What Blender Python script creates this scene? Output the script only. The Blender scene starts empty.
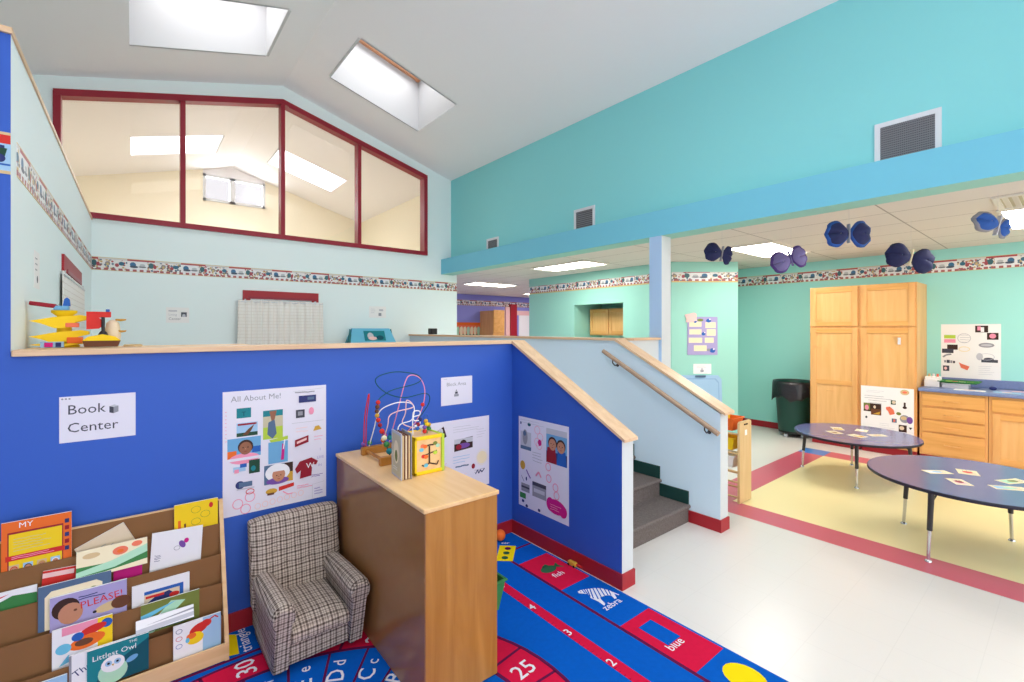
import bpy, math, random
from mathutils import Vector, Matrix
random.seed(7)
PI = math.pi
scn = bpy.context.scene
COL = scn.collection

# ---------------------------------------------------------------- materials
def lin(c):
    return tuple(((x/255)/12.92 if x/255 <= .04045 else ((x/255+.055)/1.055)**2.4) for x in c)
MATS = {}
def mat(name, rgb, rough=.6, spec=.3, metal=0, noise=0, nscale=8, bump=0, bscale=60, emit=None, estr=1):
    m = bpy.data.materials.new(name); m.use_nodes = True
    nt = m.node_tree; b = nt.nodes['Principled BSDF']
    c = lin(rgb)
    b.inputs['Base Color'].default_value = (*c, 1)
    b.inputs['Roughness'].default_value = rough
    b.inputs['Metallic'].default_value = metal
    b.inputs['Specular IOR Level'].default_value = spec
    if emit:
        b.inputs['Emission Color'].default_value = (*lin(emit), 1); b.inputs['Emission Strength'].default_value = estr
    tc = nt.nodes.new('ShaderNodeTexCoord')
    if noise:
        n = nt.nodes.new('ShaderNodeTexNoise'); n.inputs['Scale'].default_value = nscale; n.inputs['Detail'].default_value = 3
        r = nt.nodes.new('ShaderNodeMapRange'); r.inputs['To Min'].default_value = 1-noise; r.inputs['To Max'].default_value = 1+noise
        mx = nt.nodes.new('ShaderNodeMix'); mx.data_type = 'RGBA'; mx.blend_type = 'MULTIPLY'; mx.inputs[0].default_value = 1
        mx.inputs[6].default_value = (*c, 1)
        nt.links.new(tc.outputs['Object'], n.inputs['Vector']); nt.links.new(n.outputs['Fac'], r.inputs['Value'])
        nt.links.new(r.outputs['Result'], mx.inputs[7]); nt.links.new(mx.outputs[2], b.inputs['Base Color'])
    if bump:
        n = nt.nodes.new('ShaderNodeTexNoise'); n.inputs['Scale'].default_value = bscale
        bp = nt.nodes.new('ShaderNodeBump'); bp.inputs['Strength'].default_value = bump; bp.inputs['Distance'].default_value = .01
        nt.links.new(tc.outputs['Object'], n.inputs['Vector']); nt.links.new(n.outputs['Fac'], bp.inputs['Height']); nt.links.new(bp.outputs['Normal'], b.inputs['Normal'])
    MATS[name] = m
    return m

def wood(name, a, c, rough=.4, axis=2, scale=1.0, spec=.35):
    """Long-grained timber: noise stretched along one object axis."""
    m = mat(name, a, rough, spec); nt = m.node_tree; b = nt.nodes['Principled BSDF']
    tc = nt.nodes.new('ShaderNodeTexCoord'); mp = nt.nodes.new('ShaderNodeMapping')
    s = [14*scale]*3; s[axis] = 1.2*scale; mp.inputs['Scale'].default_value = s
    n = nt.nodes.new('ShaderNodeTexNoise'); n.inputs['Scale'].default_value = 1.6; n.inputs['Detail'].default_value = 5; n.inputs['Distortion'].default_value = .6
    r = nt.nodes.new('ShaderNodeValToRGB'); e = r.color_ramp.elements
    e[0].position = .3; e[1].position = .7; e[0].color = (*lin(a), 1); e[1].color = (*lin(c), 1)
    nt.links.new(tc.outputs['Object'], mp.inputs['Vector']); nt.links.new(mp.outputs['Vector'], n.inputs['Vector'])
    nt.links.new(n.outputs['Fac'], r.inputs['Fac']); nt.links.new(r.outputs['Color'], b.inputs['Base Color'])
    return m

def mth(nt, op, a, b=None):
    n = nt.nodes.new('ShaderNodeMath'); n.operation = op
    for i, v in enumerate((a, b)):
        if v is None: continue
        if isinstance(v, (int, float)): n.inputs[i].default_value = v
        else: nt.links.new(v, n.inputs[i])
    return n.outputs[0]

def border_mat(name, axis, z0, z1):
    """Wallpaper border of little toy pictures: world position along the wall (axis) and height."""
    m = mat(name, (236, 232, 226), .48, .4); nt = m.node_tree; b = nt.nodes['Principled BSDF']
    g = nt.nodes.new('ShaderNodeNewGeometry'); sp = nt.nodes.new('ShaderNodeSeparateXYZ'); nt.links.new(g.outputs['Position'], sp.inputs[0])
    s = sp.outputs[axis]; t = mth(nt, 'DIVIDE', mth(nt, 'SUBTRACT', sp.outputs[2], z0), z1-z0)
    cb = nt.nodes.new('ShaderNodeCombineXYZ'); nt.links.new(s, cb.inputs[0]); nt.links.new(sp.outputs[2], cb.inputs[1])
    def vor(scale, seed):
        v = nt.nodes.new('ShaderNodeTexVoronoi'); v.inputs['Scale'].default_value = scale; v.voronoi_dimensions = '2D'
        mp = nt.nodes.new('ShaderNodeMapping'); mp.inputs['Location'].default_value = (seed, seed*.7, 0)
        nt.links.new(cb.outputs[0], mp.inputs[0]); nt.links.new(mp.outputs[0], v.inputs['Vector']); return v
    ph = mth(nt, 'FRACT', mth(nt, 'ADD', mth(nt, 'DIVIDE', s, .53), 20.1))
    def mix(f, a, c):
        x = nt.nodes.new('ShaderNodeMix'); x.data_type = 'RGBA'
        for i, v in ((0, f), (6, a), (7, c)):
            if isinstance(v, tuple): x.inputs[i].default_value = (*lin(v), 1)
            elif isinstance(v, (int, float)): x.inputs[i].default_value = v
            else: nt.links.new(v, x.inputs[i])
        return x.outputs[2]
    def ell(cx, cy, a, bb):
        p = mth(nt, 'POWER', mth(nt, 'ABSOLUTE', mth(nt, 'DIVIDE', mth(nt, 'SUBTRACT', ph, cx), a)), 2.0); q = mth(nt, 'POWER', mth(nt, 'ABSOLUTE', mth(nt, 'DIVIDE', mth(nt, 'SUBTRACT', t, cy), bb)), 2.0)
        return mth(nt, 'LESS_THAN', mth(nt, 'ADD', p, q), 1.0)
    v = nt.nodes.new('ShaderNodeTexVoronoi'); v.inputs['Scale'].default_value = 46; v.voronoi_dimensions = '2D'; nt.links.new(cb.outputs[0], v.inputs['Vector'])
    x = nt.nodes.new('ShaderNodeSeparateColor'); nt.links.new(v.outputs['Color'], x.inputs[0])
    r = nt.nodes.new('ShaderNodeValToRGB'); r.color_ramp.interpolation = 'CONSTANT'; e = r.color_ramp.elements
    pal = [(232,230,228),(176,84,84),(228,226,224),(84,112,136),(232,230,228),(110,100,100),(204,176,120),(226,224,222)]
    while len(e) < len(pal): e.new(.5)
    for i, p in enumerate(pal): e[i].position = i/len(pal); e[i].color = (*lin(p), 1)
    nt.links.new(x.outputs[0], r.inputs['Fac'])
    # speckled crowd of small toys, then the clear panel with the larger ones
    c = mix(mth(nt, 'LESS_THAN', v.outputs['Distance'], .55), (234,232,230), r.outputs['Color'])
    c = mix(mth(nt, 'LESS_THAN', ph, .36), c, (234,234,236))
    for (cx, cy, a, bb, col) in ((.10,.56,.055,.20,(56,110,150)), (.12,.40,.075,.09,(70,84,104)), (.27,.42,.07,.07,(120,124,130)), (.27,.56,.05,.10,(190,194,198)), (.43,.56,.05,.22,(60,104,112)), (.50,.48,.03,.16,(168,72,82)), (.66,.55,.045,.16,(150,140,138)), (.66,.50,.02,.10,(206,180,120)), (.82,.45,.035,.14,(170,76,84)), (.90,.58,.05,.15,(52,106,132))): c = mix(ell(cx, cy, a, bb), c, col)
    dash = mth(nt, 'GREATER_THAN', mth(nt, 'SINE', mth(nt, 'MULTIPLY', s, 95.0)), -.2)
    c = mix(mth(nt, 'MULTIPLY', mth(nt, 'LESS_THAN', t, .20), dash), c, (170, 92, 96))
    c = mix(mth(nt, 'GREATER_THAN', t, .84), c, (214, 210, 206))
    c = mix(mth(nt, 'MULTIPLY', mth(nt, 'GREATER_THAN', t, .84), mth(nt, 'LESS_THAN', ph, .5)), c, (178, 72, 80))
    edge = mth(nt, 'ABSOLUTE', mth(nt, 'SUBTRACT', t, .5))
    c5 = mix(mth(nt, 'GREATER_THAN', edge, .465), c, (212, 184, 124))
    nt.links.new(c5, b.inputs['Base Color'])
    return m

def grid_lines(m, base, dark, xs, ys, x0, y0, w, ax=(0, 1)):
    """Thin joints on a horizontal surface (tiles of a ceiling or floor), in world metres."""
    nt = m.node_tree; b = nt.nodes['Principled BSDF']
    g = nt.nodes.new('ShaderNodeNewGeometry'); sp = nt.nodes.new('ShaderNodeSeparateXYZ'); nt.links.new(g.outputs['Position'], sp.inputs[0])
    def l(o, per, off):
        f = mth(nt, 'FRACT', mth(nt, 'DIVIDE', mth(nt, 'SUBTRACT', o, off-50*per), per))
        return mth(nt, 'LESS_THAN', f, w/per)
    f = mth(nt, 'MAXIMUM', l(sp.outputs[ax[0]], xs, x0), l(sp.outputs[ax[1]], ys, y0))
    x = nt.nodes.new('ShaderNodeMix'); x.data_type = 'RGBA'; nt.links.new(f, x.inputs[0])
    x.inputs[6].default_value = (*lin(base), 1); x.inputs[7].default_value = (*lin(dark), 1)
    nt.links.new(x.outputs[2], b.inputs['Base Color'])

def plaid(name):
    m = mat(name, (150, 140, 132), .9, .1, bump=.5, bscale=260); nt = m.node_tree; b = nt.nodes['Principled BSDF']
    tc = nt.nodes.new('ShaderNodeTexCoord'); sp = nt.nodes.new('ShaderNodeSeparateXYZ'); nt.links.new(tc.outputs['Object'], sp.inputs[0])
    sn = nt.nodes.new('ShaderNodeSeparateXYZ'); nt.links.new(tc.outputs['Normal'], sn.inputs[0])
    tot = None
    for i in range(3):
        per = .072
        f = mth(nt, 'FRACT', mth(nt, 'ADD', mth(nt, 'DIVIDE', sp.outputs[i], per), 100.3))
        s = mth(nt, 'MULTIPLY', mth(nt, 'LESS_THAN', f, .12), .95)             # dark thread bands of unequal width
        for cc, hw, st in ((.27, .045, .55), (.46, .07, .85), (.64, .03, .45), (.80, .045, .65)):
            s = mth(nt, 'MAXIMUM', s, mth(nt, 'MULTIPLY', mth(nt, 'LESS_THAN', mth(nt, 'ABSOLUTE', mth(nt, 'SUBTRACT', f, cc)), hw), st))
        w = mth(nt, 'LESS_THAN', mth(nt, 'ABSOLUTE', sn.outputs[i]), .75)
        s = mth(nt, 'MULTIPLY', s, w)
        tot = s if tot is None else mth(nt, 'ADD', tot, s)
    r = nt.nodes.new('ShaderNodeValToRGB'); e = r.color_ramp.elements
    e[0].color = (*lin((212, 198, 184)), 1); e[1].color = (*lin((66, 52, 46)), 1); e[1].position = 1
    k = e.new(.5); k.color = (*lin((134, 120, 112)), 1)
    n = nt.nodes.new('ShaderNodeTexNoise'); n.inputs['Scale'].default_value = 120; nt.links.new(tc.outputs['Object'], n.inputs['Vector'])
    v = mth(nt, 'ADD', mth(nt, 'MULTIPLY', tot, .5), mth(nt, 'MULTIPLY', mth(nt, 'SUBTRACT', n.outputs['Fac'], .5), .35))
    nt.links.new(v, r.inputs['Fac']); nt.links.new(r.outputs['Color'], b.inputs['Base Color'])
    return m

def glass(name, tint=(1, 1, 1), refl=.10):
    m = bpy.data.materials.new(name); m.use_nodes = True; nt = m.node_tree; nt.nodes.clear()
    o = nt.nodes.new('ShaderNodeOutputMaterial'); t = nt.nodes.new('ShaderNodeBsdfTransparent'); t.inputs[0].default_value = (*tint, 1)
    g = nt.nodes.new('ShaderNodeBsdfGlossy'); g.inputs['Roughness'].default_value = .02
    f = nt.nodes.new('ShaderNodeLayerWeight'); f.inputs['Blend'].default_value = .35
    mr = nt.nodes.new('ShaderNodeMapRange'); mr.inputs['To Min'].default_value = refl*.6; mr.inputs['To Max'].default_value = refl*4
    x = nt.nodes.new('ShaderNodeMixShader'); nt.links.new(f.outputs['Fresnel'], mr.inputs['Value']); nt.links.new(mr.outputs[0], x.inputs[0])
    nt.links.new(t.outputs[0], x.inputs[1]); nt.links.new(g.outputs[0], x.inputs[2]); nt.links.new(x.outputs[0], o.inputs[0])
    MATS[name] = m; return m

mat('blue_paint', (48, 92, 188), .5, .35)
mat('pale_paint', (236, 248, 248), .6, .25)
mat('rail_paint', (214, 234, 249), .6, .25)
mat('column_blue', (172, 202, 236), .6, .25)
mat('white_paint', (212, 217, 218), .6, .25)
mat('teal_lit_blue', (118, 198, 222), .6, .25)  # teal wall paint with the bluish light on the beam mixed in
mat('teal_paint', (140, 218, 221), .6, .25)
mat('aqua_paint', (164, 228, 220), .6, .25)
mat('mint_paint', (158, 216, 202), .6, .25)
mat('purple_paint', (150, 152, 224), .6, .25)
mat('yellow_paint', (250, 241, 218), .6, .25)
mat('ceiling_paint', (246, 244, 246), .7, .2)
mat('tile_ceiling', (226, 219, 208), .8, .15); grid_lines(MATS['tile_ceiling'], (228, 220, 210), (176, 166, 154), .61, 1.22, 5.285, 1.09, .013)
mat('vinyl', (222, 216, 210), .28, .45, noise=.02, nscale=3)
grid_lines(MATS['vinyl'], (224, 219, 214), (219, 214, 209), .305, .305, 0, 0, .004)
mat('vinyl_red', (208, 96, 116), .3, .45)
mat('vinyl_yellow', (246, 230, 174), .3, .45)
mat('vinyl_blue', (70, 130, 205), .3, .45)
mat('base_red', (168, 30, 42), .45, .4)
mat('frame_red', (150, 26, 46), .4, .4)
mat('carpet_grey', (116, 107, 103), .95, .1, noise=.5, nscale=90, bump=.8, bscale=150)
mat('rubber_green', (28, 66, 62), .5, .3)
mat('rug_blue', (8, 90, 188), .95, .05, noise=.1, nscale=40, bump=.3, bscale=300)
mat('rug_red', (206, 26, 66), .95, .05, noise=.08, nscale=40)
mat('rug_dark', (96, 26, 70), .95, .05)
mat('rug_yellow', (240, 214, 20), .95, .05)
mat('rug_white', (226, 226, 236), .95, .05)
mat('rug_green', (50, 96, 66), .95, .05)
wood('cap_wood', (216, 178, 142), (232, 198, 162), .4, 0)
wood('cap_wood_long', (216, 178, 142), (232, 198, 162), .4, 1)
wood('rail_wood', (166, 138, 116), (186, 158, 134), .4, 1)
wood('birch', (230, 184, 126), (242, 202, 150), .35, 1)
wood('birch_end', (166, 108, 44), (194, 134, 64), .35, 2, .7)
wood('pine', (214, 172, 122), (228, 190, 144), .45, 0)
wood('oak', (222, 164, 98), (236, 184, 118), .4, 2, .8)
wood('oak_panel', (228, 174, 106), (240, 190, 126), .4, 2, .8)
wood('oak_flat', (220, 160, 86), (236, 178, 106), .4, 1, .8)
wood('rack_wood', (216, 182, 128), (228, 196, 146), .4, 2)
mat('hardboard', (152, 104, 62), .16, .5, noise=.06, nscale=14)
mat('cardboard', (138, 98, 64), .85, .1, noise=.05, nscale=10)
plaid('plaid')
mat('dark_plastic', (36, 34, 38), .5, .4)
mat('black_metal', (44, 42, 46), .4, .5)
mat('chrome', (205, 205, 208), .18, .5, metal=1)
mat('laminate', (94, 98, 148), .16, .5)
mat('laminate_edge', (38, 36, 52), .5, .3)
mat('counter_top', (118, 134, 178), .35, .4, noise=.15, nscale=60)
mat('paper', (228, 224, 236), .7, .2)
mat('paper_white', (244, 243, 242), .7, .2)
mat('vent_white', (222, 224, 228), .5, .3)
mat('vent_dark', (74, 74, 80), .6, .3)
mat('vent_slat', (128, 128, 132), .6, .3)
mat('lamp_panel', (255, 255, 255), .5, .2, emit=(255, 249, 240), estr=11)
mat('lamp_frame', (230, 224, 212), .6, .2)
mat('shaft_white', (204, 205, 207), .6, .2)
wood('skylight_wood', (214, 150, 110), (226, 168, 130), .5, 0)
mat('bin_green', (22, 72, 62), .45, .4)
mat('liner_black', (34, 32, 38), .3, .5, bump=.6, bscale=30)
mat('curtain_cloth', (236, 232, 226), .85, .1, noise=.10, nscale=26)
grid_lines(MATS['curtain_cloth'], (240, 236, 230), (224, 217, 208), .07, .045, 0, 0, .006, (0, 2))
mat('tape', (200, 200, 205), .3, .4)
PAL = dict(white=(240,238,240), ink=(70,70,82), grey=(150,150,158), lgrey=(196,196,204), black=(34,32,36), red=(210,48,42), dred=(150,28,46), orange=(236,110,40), yellow=(244,206,30), gold=(206,160,60),
    lime=(180,206,70), green=(60,130,70), dgreen=(34,72,54), teal=(30,130,140), dteal=(16,82,98), cyan=(110,190,220), lblue=(160,196,226), sky=(110,168,210), blue=(40,96,180), navy=(46,54,110), purple=(120,80,160), lilac=(170,160,206),
    magenta=(206,30,130), pink=(240,150,176), lpink=(244,200,196), skin=(196,136,106), dskin=(150,98,74), brown=(108,66,44), dbrown=(62,40,34), tan=(214,186,140), cream=(240,226,190), mint=(176,220,190), sand=(200,190,160), coral=(236,120,90), olive=(120,130,60), ltan=(226,206,178), bluegrey=(86,110,140))
for k, c in PAL.items(): mat('c_'+k, c, .55, .25)
glass('pane'); glass('sky_pane', (.36, .36, .37), refl=.03)

# ---------------------------------------------------------------- mesh builder
def V(*a): return Vector(a)
class MB:
    def __init__(s): s.v, s.f, s.m, s.sm, s.mats = [], [], [], [], []
    def mi(s, m):
        if m not in s.mats: s.mats.append(m)
        return s.mats.index(m)
    def add(s, vs, fs, m, smooth=False):
        b = len(s.v); s.v += [Vector(p) for p in vs]; k = s.mi(m)
        for f in fs: s.f.append([i+b for i in f]); s.m.append(k); s.sm.append(smooth)
        return s
    def poly(s, pts, m): return s.add(pts, [list(range(len(pts)))], m)
    def box(s, x0, x1, y0, y1, z0, z1, m, **fm):
        """fm: per-face materials by side: xm xp ym yp zm zp."""
        vs = [(x, y, z) for z in (z0, z1) for y in (y0, y1) for x in (x0, x1)]
        F = dict(zm=[0,2,3,1], zp=[4,5,7,6], ym=[0,1,5,4], yp=[2,6,7,3], xm=[0,4,6,2], xp=[1,3,7,5])
        b = len(s.v); s.v += [Vector(p) for p in vs]
        for k, f in F.items():
            mm = fm.get(k, m)
            s.f.append([i+b for i in f]); s.m.append(s.mi(mm)); s.sm.append(False)
        return s
    def obox(s, c, ax, ay, az, m):
        """Box centred at c with half-axis vectors."""
        c, ax, ay, az = map(Vector, (c, ax, ay, az))
        vs = [c+ax*i+ay*j+az*k for k in (-1, 1) for j in (-1, 1) for i in (-1, 1)]
        return s.add(vs, [[0,2,3,1],[4,5,7,6],[0,1,5,4],[2,6,7,3],[0,4,6,2],[1,3,7,5]], m)
    def prism(s, pts, d, m, cap=None, side=None):
        """Polygon pts (3-D) swept along vector d; side: optional list of materials per edge."""
        n = len(pts); d = Vector(d); P = [Vector(p) for p in pts]
        nrm = sum(((P[i]-P[0]).cross(P[i+1]-P[0]) for i in range(1, n-1)), Vector())
        fl = nrm.dot(d) > 0
        cm = cap or m
        a = list(range(n))
        s.add(P, [a[::-1] if fl else a], cm); s.add([p+d for p in P], [a if fl else a[::-1]], cm)
        for i in range(n):
            j = (i+1) % n
            q = [P[i], P[j], P[j]+d, P[i]+d]
            s.add(q, [[0,1,2,3] if fl else [3,2,1,0]], side[i] if side else m)
        return s
    def tube(s, pts, r, m, n=8, closed=False, caps=True):
        P = [Vector(p) for p in pts]; k = len(P); rr = r if isinstance(r, (list, tuple)) else [r]*k
        vs = []; up = None
        for i in range(k):
            a = P[(i-1) % k] if (closed or i > 0) else P[i]; b = P[(i+1) % k] if (closed or i < k-1) else P[i]
            t = (b-a).normalized()
            if up is None: up = t.orthogonal().normalized()
            up = (up - t*up.dot(t)).normalized(); w = t.cross(up)
            vs += [P[i] + (up*math.cos(2*PI*j/n) + w*math.sin(2*PI*j/n))*rr[i] for j in range(n)]
        fs = []
        for i in range(k if closed else k-1):
            for j in range(n):
                a, b = i*n, ((i+1) % k)*n
                fs.append([a+j, a+(j+1) % n, b+(j+1) % n, b+j])
        s.add(vs, fs, m, True)
        if caps and not closed:
            s.add(vs[:n], [list(range(n))[::-1]], m); s.add(vs[-n:], [list(range(n))], m)
        return s
    def cyl(s, a, b, r, m, r2=None, n=16): return s.tube([a, b], [r, r if r2 is None else r2], m, n)
    def lathe(s, prof, c, m, n=28, sx=1, sy=1, smooth=True):
        c = Vector(c); vs = []; k = len(prof)
        for r, z in prof: vs += [c+V(r*sx*math.cos(2*PI*j/n), r*sy*math.sin(2*PI*j/n), z) for j in range(n)]
        fs = [[i*n+j, i*n+(j+1) % n, (i+1)*n+(j+1) % n, (i+1)*n+j] for i in range(k-1) for j in range(n)]
        s.add(vs, fs, m, smooth)
        if prof[0][0] > 1e-4: s.add(vs[:n], [list(range(n))[::-1]], m)
        if prof[-1][0] > 1e-4: s.add(vs[-n:], [list(range(n))], m)
        return s
    def ball(s, c, r, m, sx=1, sy=1, sz=1, n=14, k=8):
        return s.lathe([(r*math.sin(PI*i/k)+1e-5, -r*math.cos(PI*i/k)*sz) for i in range(k+1)], c, m, n, sx, sy)
    def text(s, t, o, ux, uy, size, m, align='LEFT', lift=0):
        vs, fs = text_mesh(t, align)
        ux, uy = Vector(ux).normalized(), Vector(uy).normalized(); nn = ux.cross(uy); o = Vector(o)+nn*lift
        return s.add([o+ux*v[0]*size+uy*v[1]*size for v in vs], fs, m)
    def build(s, name, parent=None, bevel=0, seg=2, sub=0, angle=.6):
        vs = s.v
        if parent is not None: off = Vector(parent['o'])
        else:
            lo = Vector([min(p[i] for p in vs) for i in range(3)]); hi = Vector([max(p[i] for p in vs) for i in range(3)])
            off = V((lo.x+hi.x)/2, (lo.y+hi.y)/2, lo.z)
        me = bpy.data.meshes.new(name); me.from_pydata([p-off for p in vs], [], s.f)
        for m in s.mats: me.materials.append(MATS[m])
        me.polygons.foreach_set('material_index', s.m); me.polygons.foreach_set('use_smooth', s.sm); me.update()
        o = bpy.data.objects.new(name, me); COL.objects.link(o)
        if parent is not None:
            o.parent = parent
            gp = parent.parent
            o['o'] = tuple(off)
        else: o.location = off; o['o'] = tuple(off)
        if bevel:
            b = o.modifiers.new('bevel', 'BEVEL'); b.width = bevel; b.segments = seg; b.limit_method = 'ANGLE'; b.angle_limit = angle
        if sub:
            b = o.modifiers.new('sub', 'SUBSURF'); b.levels = sub; b.render_levels = sub
        return o
_T = {}; BOLD = [0]
def text_mesh(t, align='LEFT'):
    k = (t, align, BOLD[0])
    if k not in _T:
        cu = bpy.data.curves.new('t', 'FONT'); cu.body = t; cu.align_x = align; cu.resolution_u = 2; cu.offset = BOLD[0]
        ob = bpy.data.objects.new('t', cu); COL.objects.link(ob)
        dg = bpy.context.evaluated_depsgraph_get(); me = bpy.data.meshes.new_from_object(ob.evaluated_get(dg))
        _T[k] = ([tuple(v.co) for v in me.vertices], [list(p.vertices) for p in me.polygons])
        bpy.data.objects.remove(ob); bpy.data.curves.remove(cu); bpy.data.meshes.remove(me)
    return _T[k]

class Sheet(MB):
    """A flat printed thing: o = lower left corner, ux / uy = its edge directions; marks sit in thin layers on its face."""
    def __init__(s, o, ux, uy, w, h, m='paper', t=.0015, bend=0):
        super().__init__(); s.o, s.ux, s.uy = Vector(o), Vector(ux).normalized(), Vector(uy).normalized()
        s.n = s.ux.cross(s.uy).normalized(); s.h = t+.0003; s.w, s.hh = w, h
        if m: s.prism([s.p(0, 0, 0), s.p(w, 0, 0), s.p(w, h, 0), s.p(0, h, 0)], s.n*t, m)
    def p(s, x, y, h=None): return s.o+s.ux*x+s.uy*y+s.n*(s.h if h is None else h)
    step = .00004
    def up(s): s.h += s.step; return s
    def rect(s, x, y, w, h, m): s.poly([s.p(x, y), s.p(x+w, y), s.p(x+w, y+h), s.p(x, y+h)], m); return s.up()
    def pg(s, pts, m): s.poly([s.p(*q) for q in pts], m); return s.up()
    def ell(s, x, y, a, b, m, n=18, rot=0):
        c, q = math.cos(rot), math.sin(rot)
        s.poly([s.p(x+a*math.cos(t)*c-b*math.sin(t)*q, y+a*math.cos(t)*q+b*math.sin(t)*c) for t in [2*PI*i/n for i in range(n)]], m); return s.up()
    def line(s, pts, w, m):
        for (x0, y0), (x1, y1) in zip(pts, pts[1:]):
            d = Vector((x1-x0, y1-y0)); L = d.length or 1e-6; nx, ny = -d.y/L*w/2, d.x/L*w/2
            s.poly([s.p(x0-nx, y0-ny), s.p(x1-nx, y1-ny), s.p(x1+nx, y1+ny), s.p(x0+nx, y0+ny)], m)
        return s.up()
    def ring(s, x, y, a, b, w, m, n=16): return s.line([(x+a*math.cos(2*PI*i/n), y+b*math.sin(2*PI*i/n)) for i in range(n+1)], w, m)
    def txt(s, t, x, y, size, m, rot=0, align='LEFT'):
        c, q = math.cos(rot), math.sin(rot)
        s.text(t, s.p(x, y), s.ux*c+s.uy*q, -s.ux*q+s.uy*c, size, m, align); return s.up()
    def scrib(s, x, y, w, n, m='c_lgrey', gap=.016, lw=.003):
        for i in range(n):
            L = w*random.uniform(.6, 1)
            pts = [(x+L*k/6, y-i*gap+random.uniform(-.002, .002)) for k in range(7)]
            s.line(pts, lw, m)
        return s

# ---------------------------------------------------------------- scene records
def tag(o, label, cat, group=None):
    o['label'] = label; o['category'] = cat
    if group: o['group'] = group
    return o
def thing(name, loc, label, cat, group=None):
    o = bpy.data.objects.new(name, None); o.empty_display_size = .05; COL.objects.link(o); o.location = loc; o['o'] = tuple(loc)
    return tag(o, label, cat, group)
def struct(o): o['kind'] = 'structure'; return o
def kids(o): return [c for c in bpy.data.objects if c.parent == o]
def dup(o, parent=None):
    c = o.copy(); COL.objects.link(c)
    if parent is not None: c.parent = parent
    for ch in kids(o): dup(ch, c)
    return c
SKYP, FARP, ADDEDP, GABP, WSTR, WCOL, EXPO = 7.5, 48, 22, 50, 1.65, (1.0, .97, .985), 0.70
# ================================================================ SETTING
R0, RZ, SL = 1.68, 5.17, .283            # ridge position, height and roof pitch
def roof(x): return RZ-SL*abs(x-R0)
XL, XT = -1.17, 4.518                    # outer walls under the vault
YB, YF, YE, YN = 2.93, 7.30, 11.70, -4.2 # book-corner wall, glazed wall, far end, open end behind

# floor: white vinyl with a bordered yellow field
b = MB(); b.box(XL-.1, 8.4, YN, 2.96, -.1, 0, 'vinyl'); b.box(3.70, 11.6, 2.96, YE+.1, -.1, 0, 'vinyl')
def slab(x0, x1, y0, y1, m, z=.0008): b.poly([(x0,y0,z),(x1,y0,z),(x1,y1,z),(x0,y1,z)], m)
slab(4.457, 6.95, -3.0, 2.11, 'vinyl_yellow'); slab(4.157, 4.457, -3.0, 2.41, 'vinyl_red'); slab(4.457, 6.95, 2.11, 2.41, 'vinyl_red')
slab(6.95, 7.25, -3.0, 2.11, 'vinyl_red'); slab(6.95, 7.25, 2.11, 2.41, 'vinyl_blue')
struct(b.build('floor'))
b = MB(); b.box(XL, 3.69, 3.05, YF, .5, .6, 'vinyl'); b.box(2.51, 3.69, 3.0, 3.05, .5, .6, 'vinyl'); b.box(XL, XT, YF+.12, YE, .5, .6, 'vinyl')
struct(b.build('floor_upper'))

# book-corner wall: tall on the left, ledge height on the right
b = MB()
b.box(XL, -.41, YB, 3.05, 0, 2.925, 'pale_paint', ym='blue_paint'); b.box(-.41, 2.395, YB, 3.05, 0, 1.53, 'pale_paint', ym='blue_paint')
struct(b.build('wall_back'))
b = MB()                                  # sloping stair wall
pr = [(2.395, 1.832, 0), (2.395, 3.05, 0), (2.395, 3.05, 1.53), (2.395, 2.93, 1.53), (2.395, 1.832, .955)]
b.prism(pr, (.115, 0, 0), 'rail_paint', side=['white_paint', 'rail_paint', 'rail_paint', 'rail_paint', 'white_paint'])
b.poly([(2.3945, p[1], p[2]) for p in pr][::-1], 'blue_paint')
struct(b.build('wall_stair'))
def capstrip(name, pts, w, t, m='cap_wood'):
    """A rounded timber cap: pts along the wall's middle, w wide, t thick."""
    b = MB(); n = len(pts); P = [Vector(p) for p in pts]
    for i in range(n-1):
        a, c = P[i], P[i+1]; d = (c-a).normalized(); s = d.cross(V(0,0,1)).normalized(); u = s.cross(d)
        b.obox((a+c)/2+u*t/2, (c-a)/2, s*w/2, u*t/2, m)
    return struct(b.build(name, bevel=.004))
capstrip('trim_1', [(-.405, 2.985, 1.53), (2.37, 2.985, 1.53)], .165, .028)
b = MB()                                   # cap of the sloping wall, mitred to the ledge
b.prism([(2.378, 3.068, 1.535), (2.378, 2.92, 1.535), (2.378, 1.80, .937), (2.378, 1.80, .957), (2.378, 2.92, 1.558), (2.378, 3.068, 1.558)], (.139, 0, 0), 'cap_wood_long')
struct(b.build('trim_2', bevel=.004))
capstrip('trim_3', [(XL, 2.985, 2.925), (-.53, 2.985, 2.925)], .14, .026)
b = MB(); b.prism([(-.53, 3.05, 0), (-.41, 3.05, 0), (-.375, YF, 0), (-.53, YF, 0)], (0, 0, 2.925), 'pale_paint'); struct(b.build('wall_left_inner'))
b = MB(); b.prism([(-.53, 2.915, 2.925), (-.404, 2.915, 2.925), (-.366, YF, 2.925), (-.53, YF, 2.925)], (0, 0, .026), 'cap_wood_long'); struct(b.build('trim_4', bevel=.004))

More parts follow.
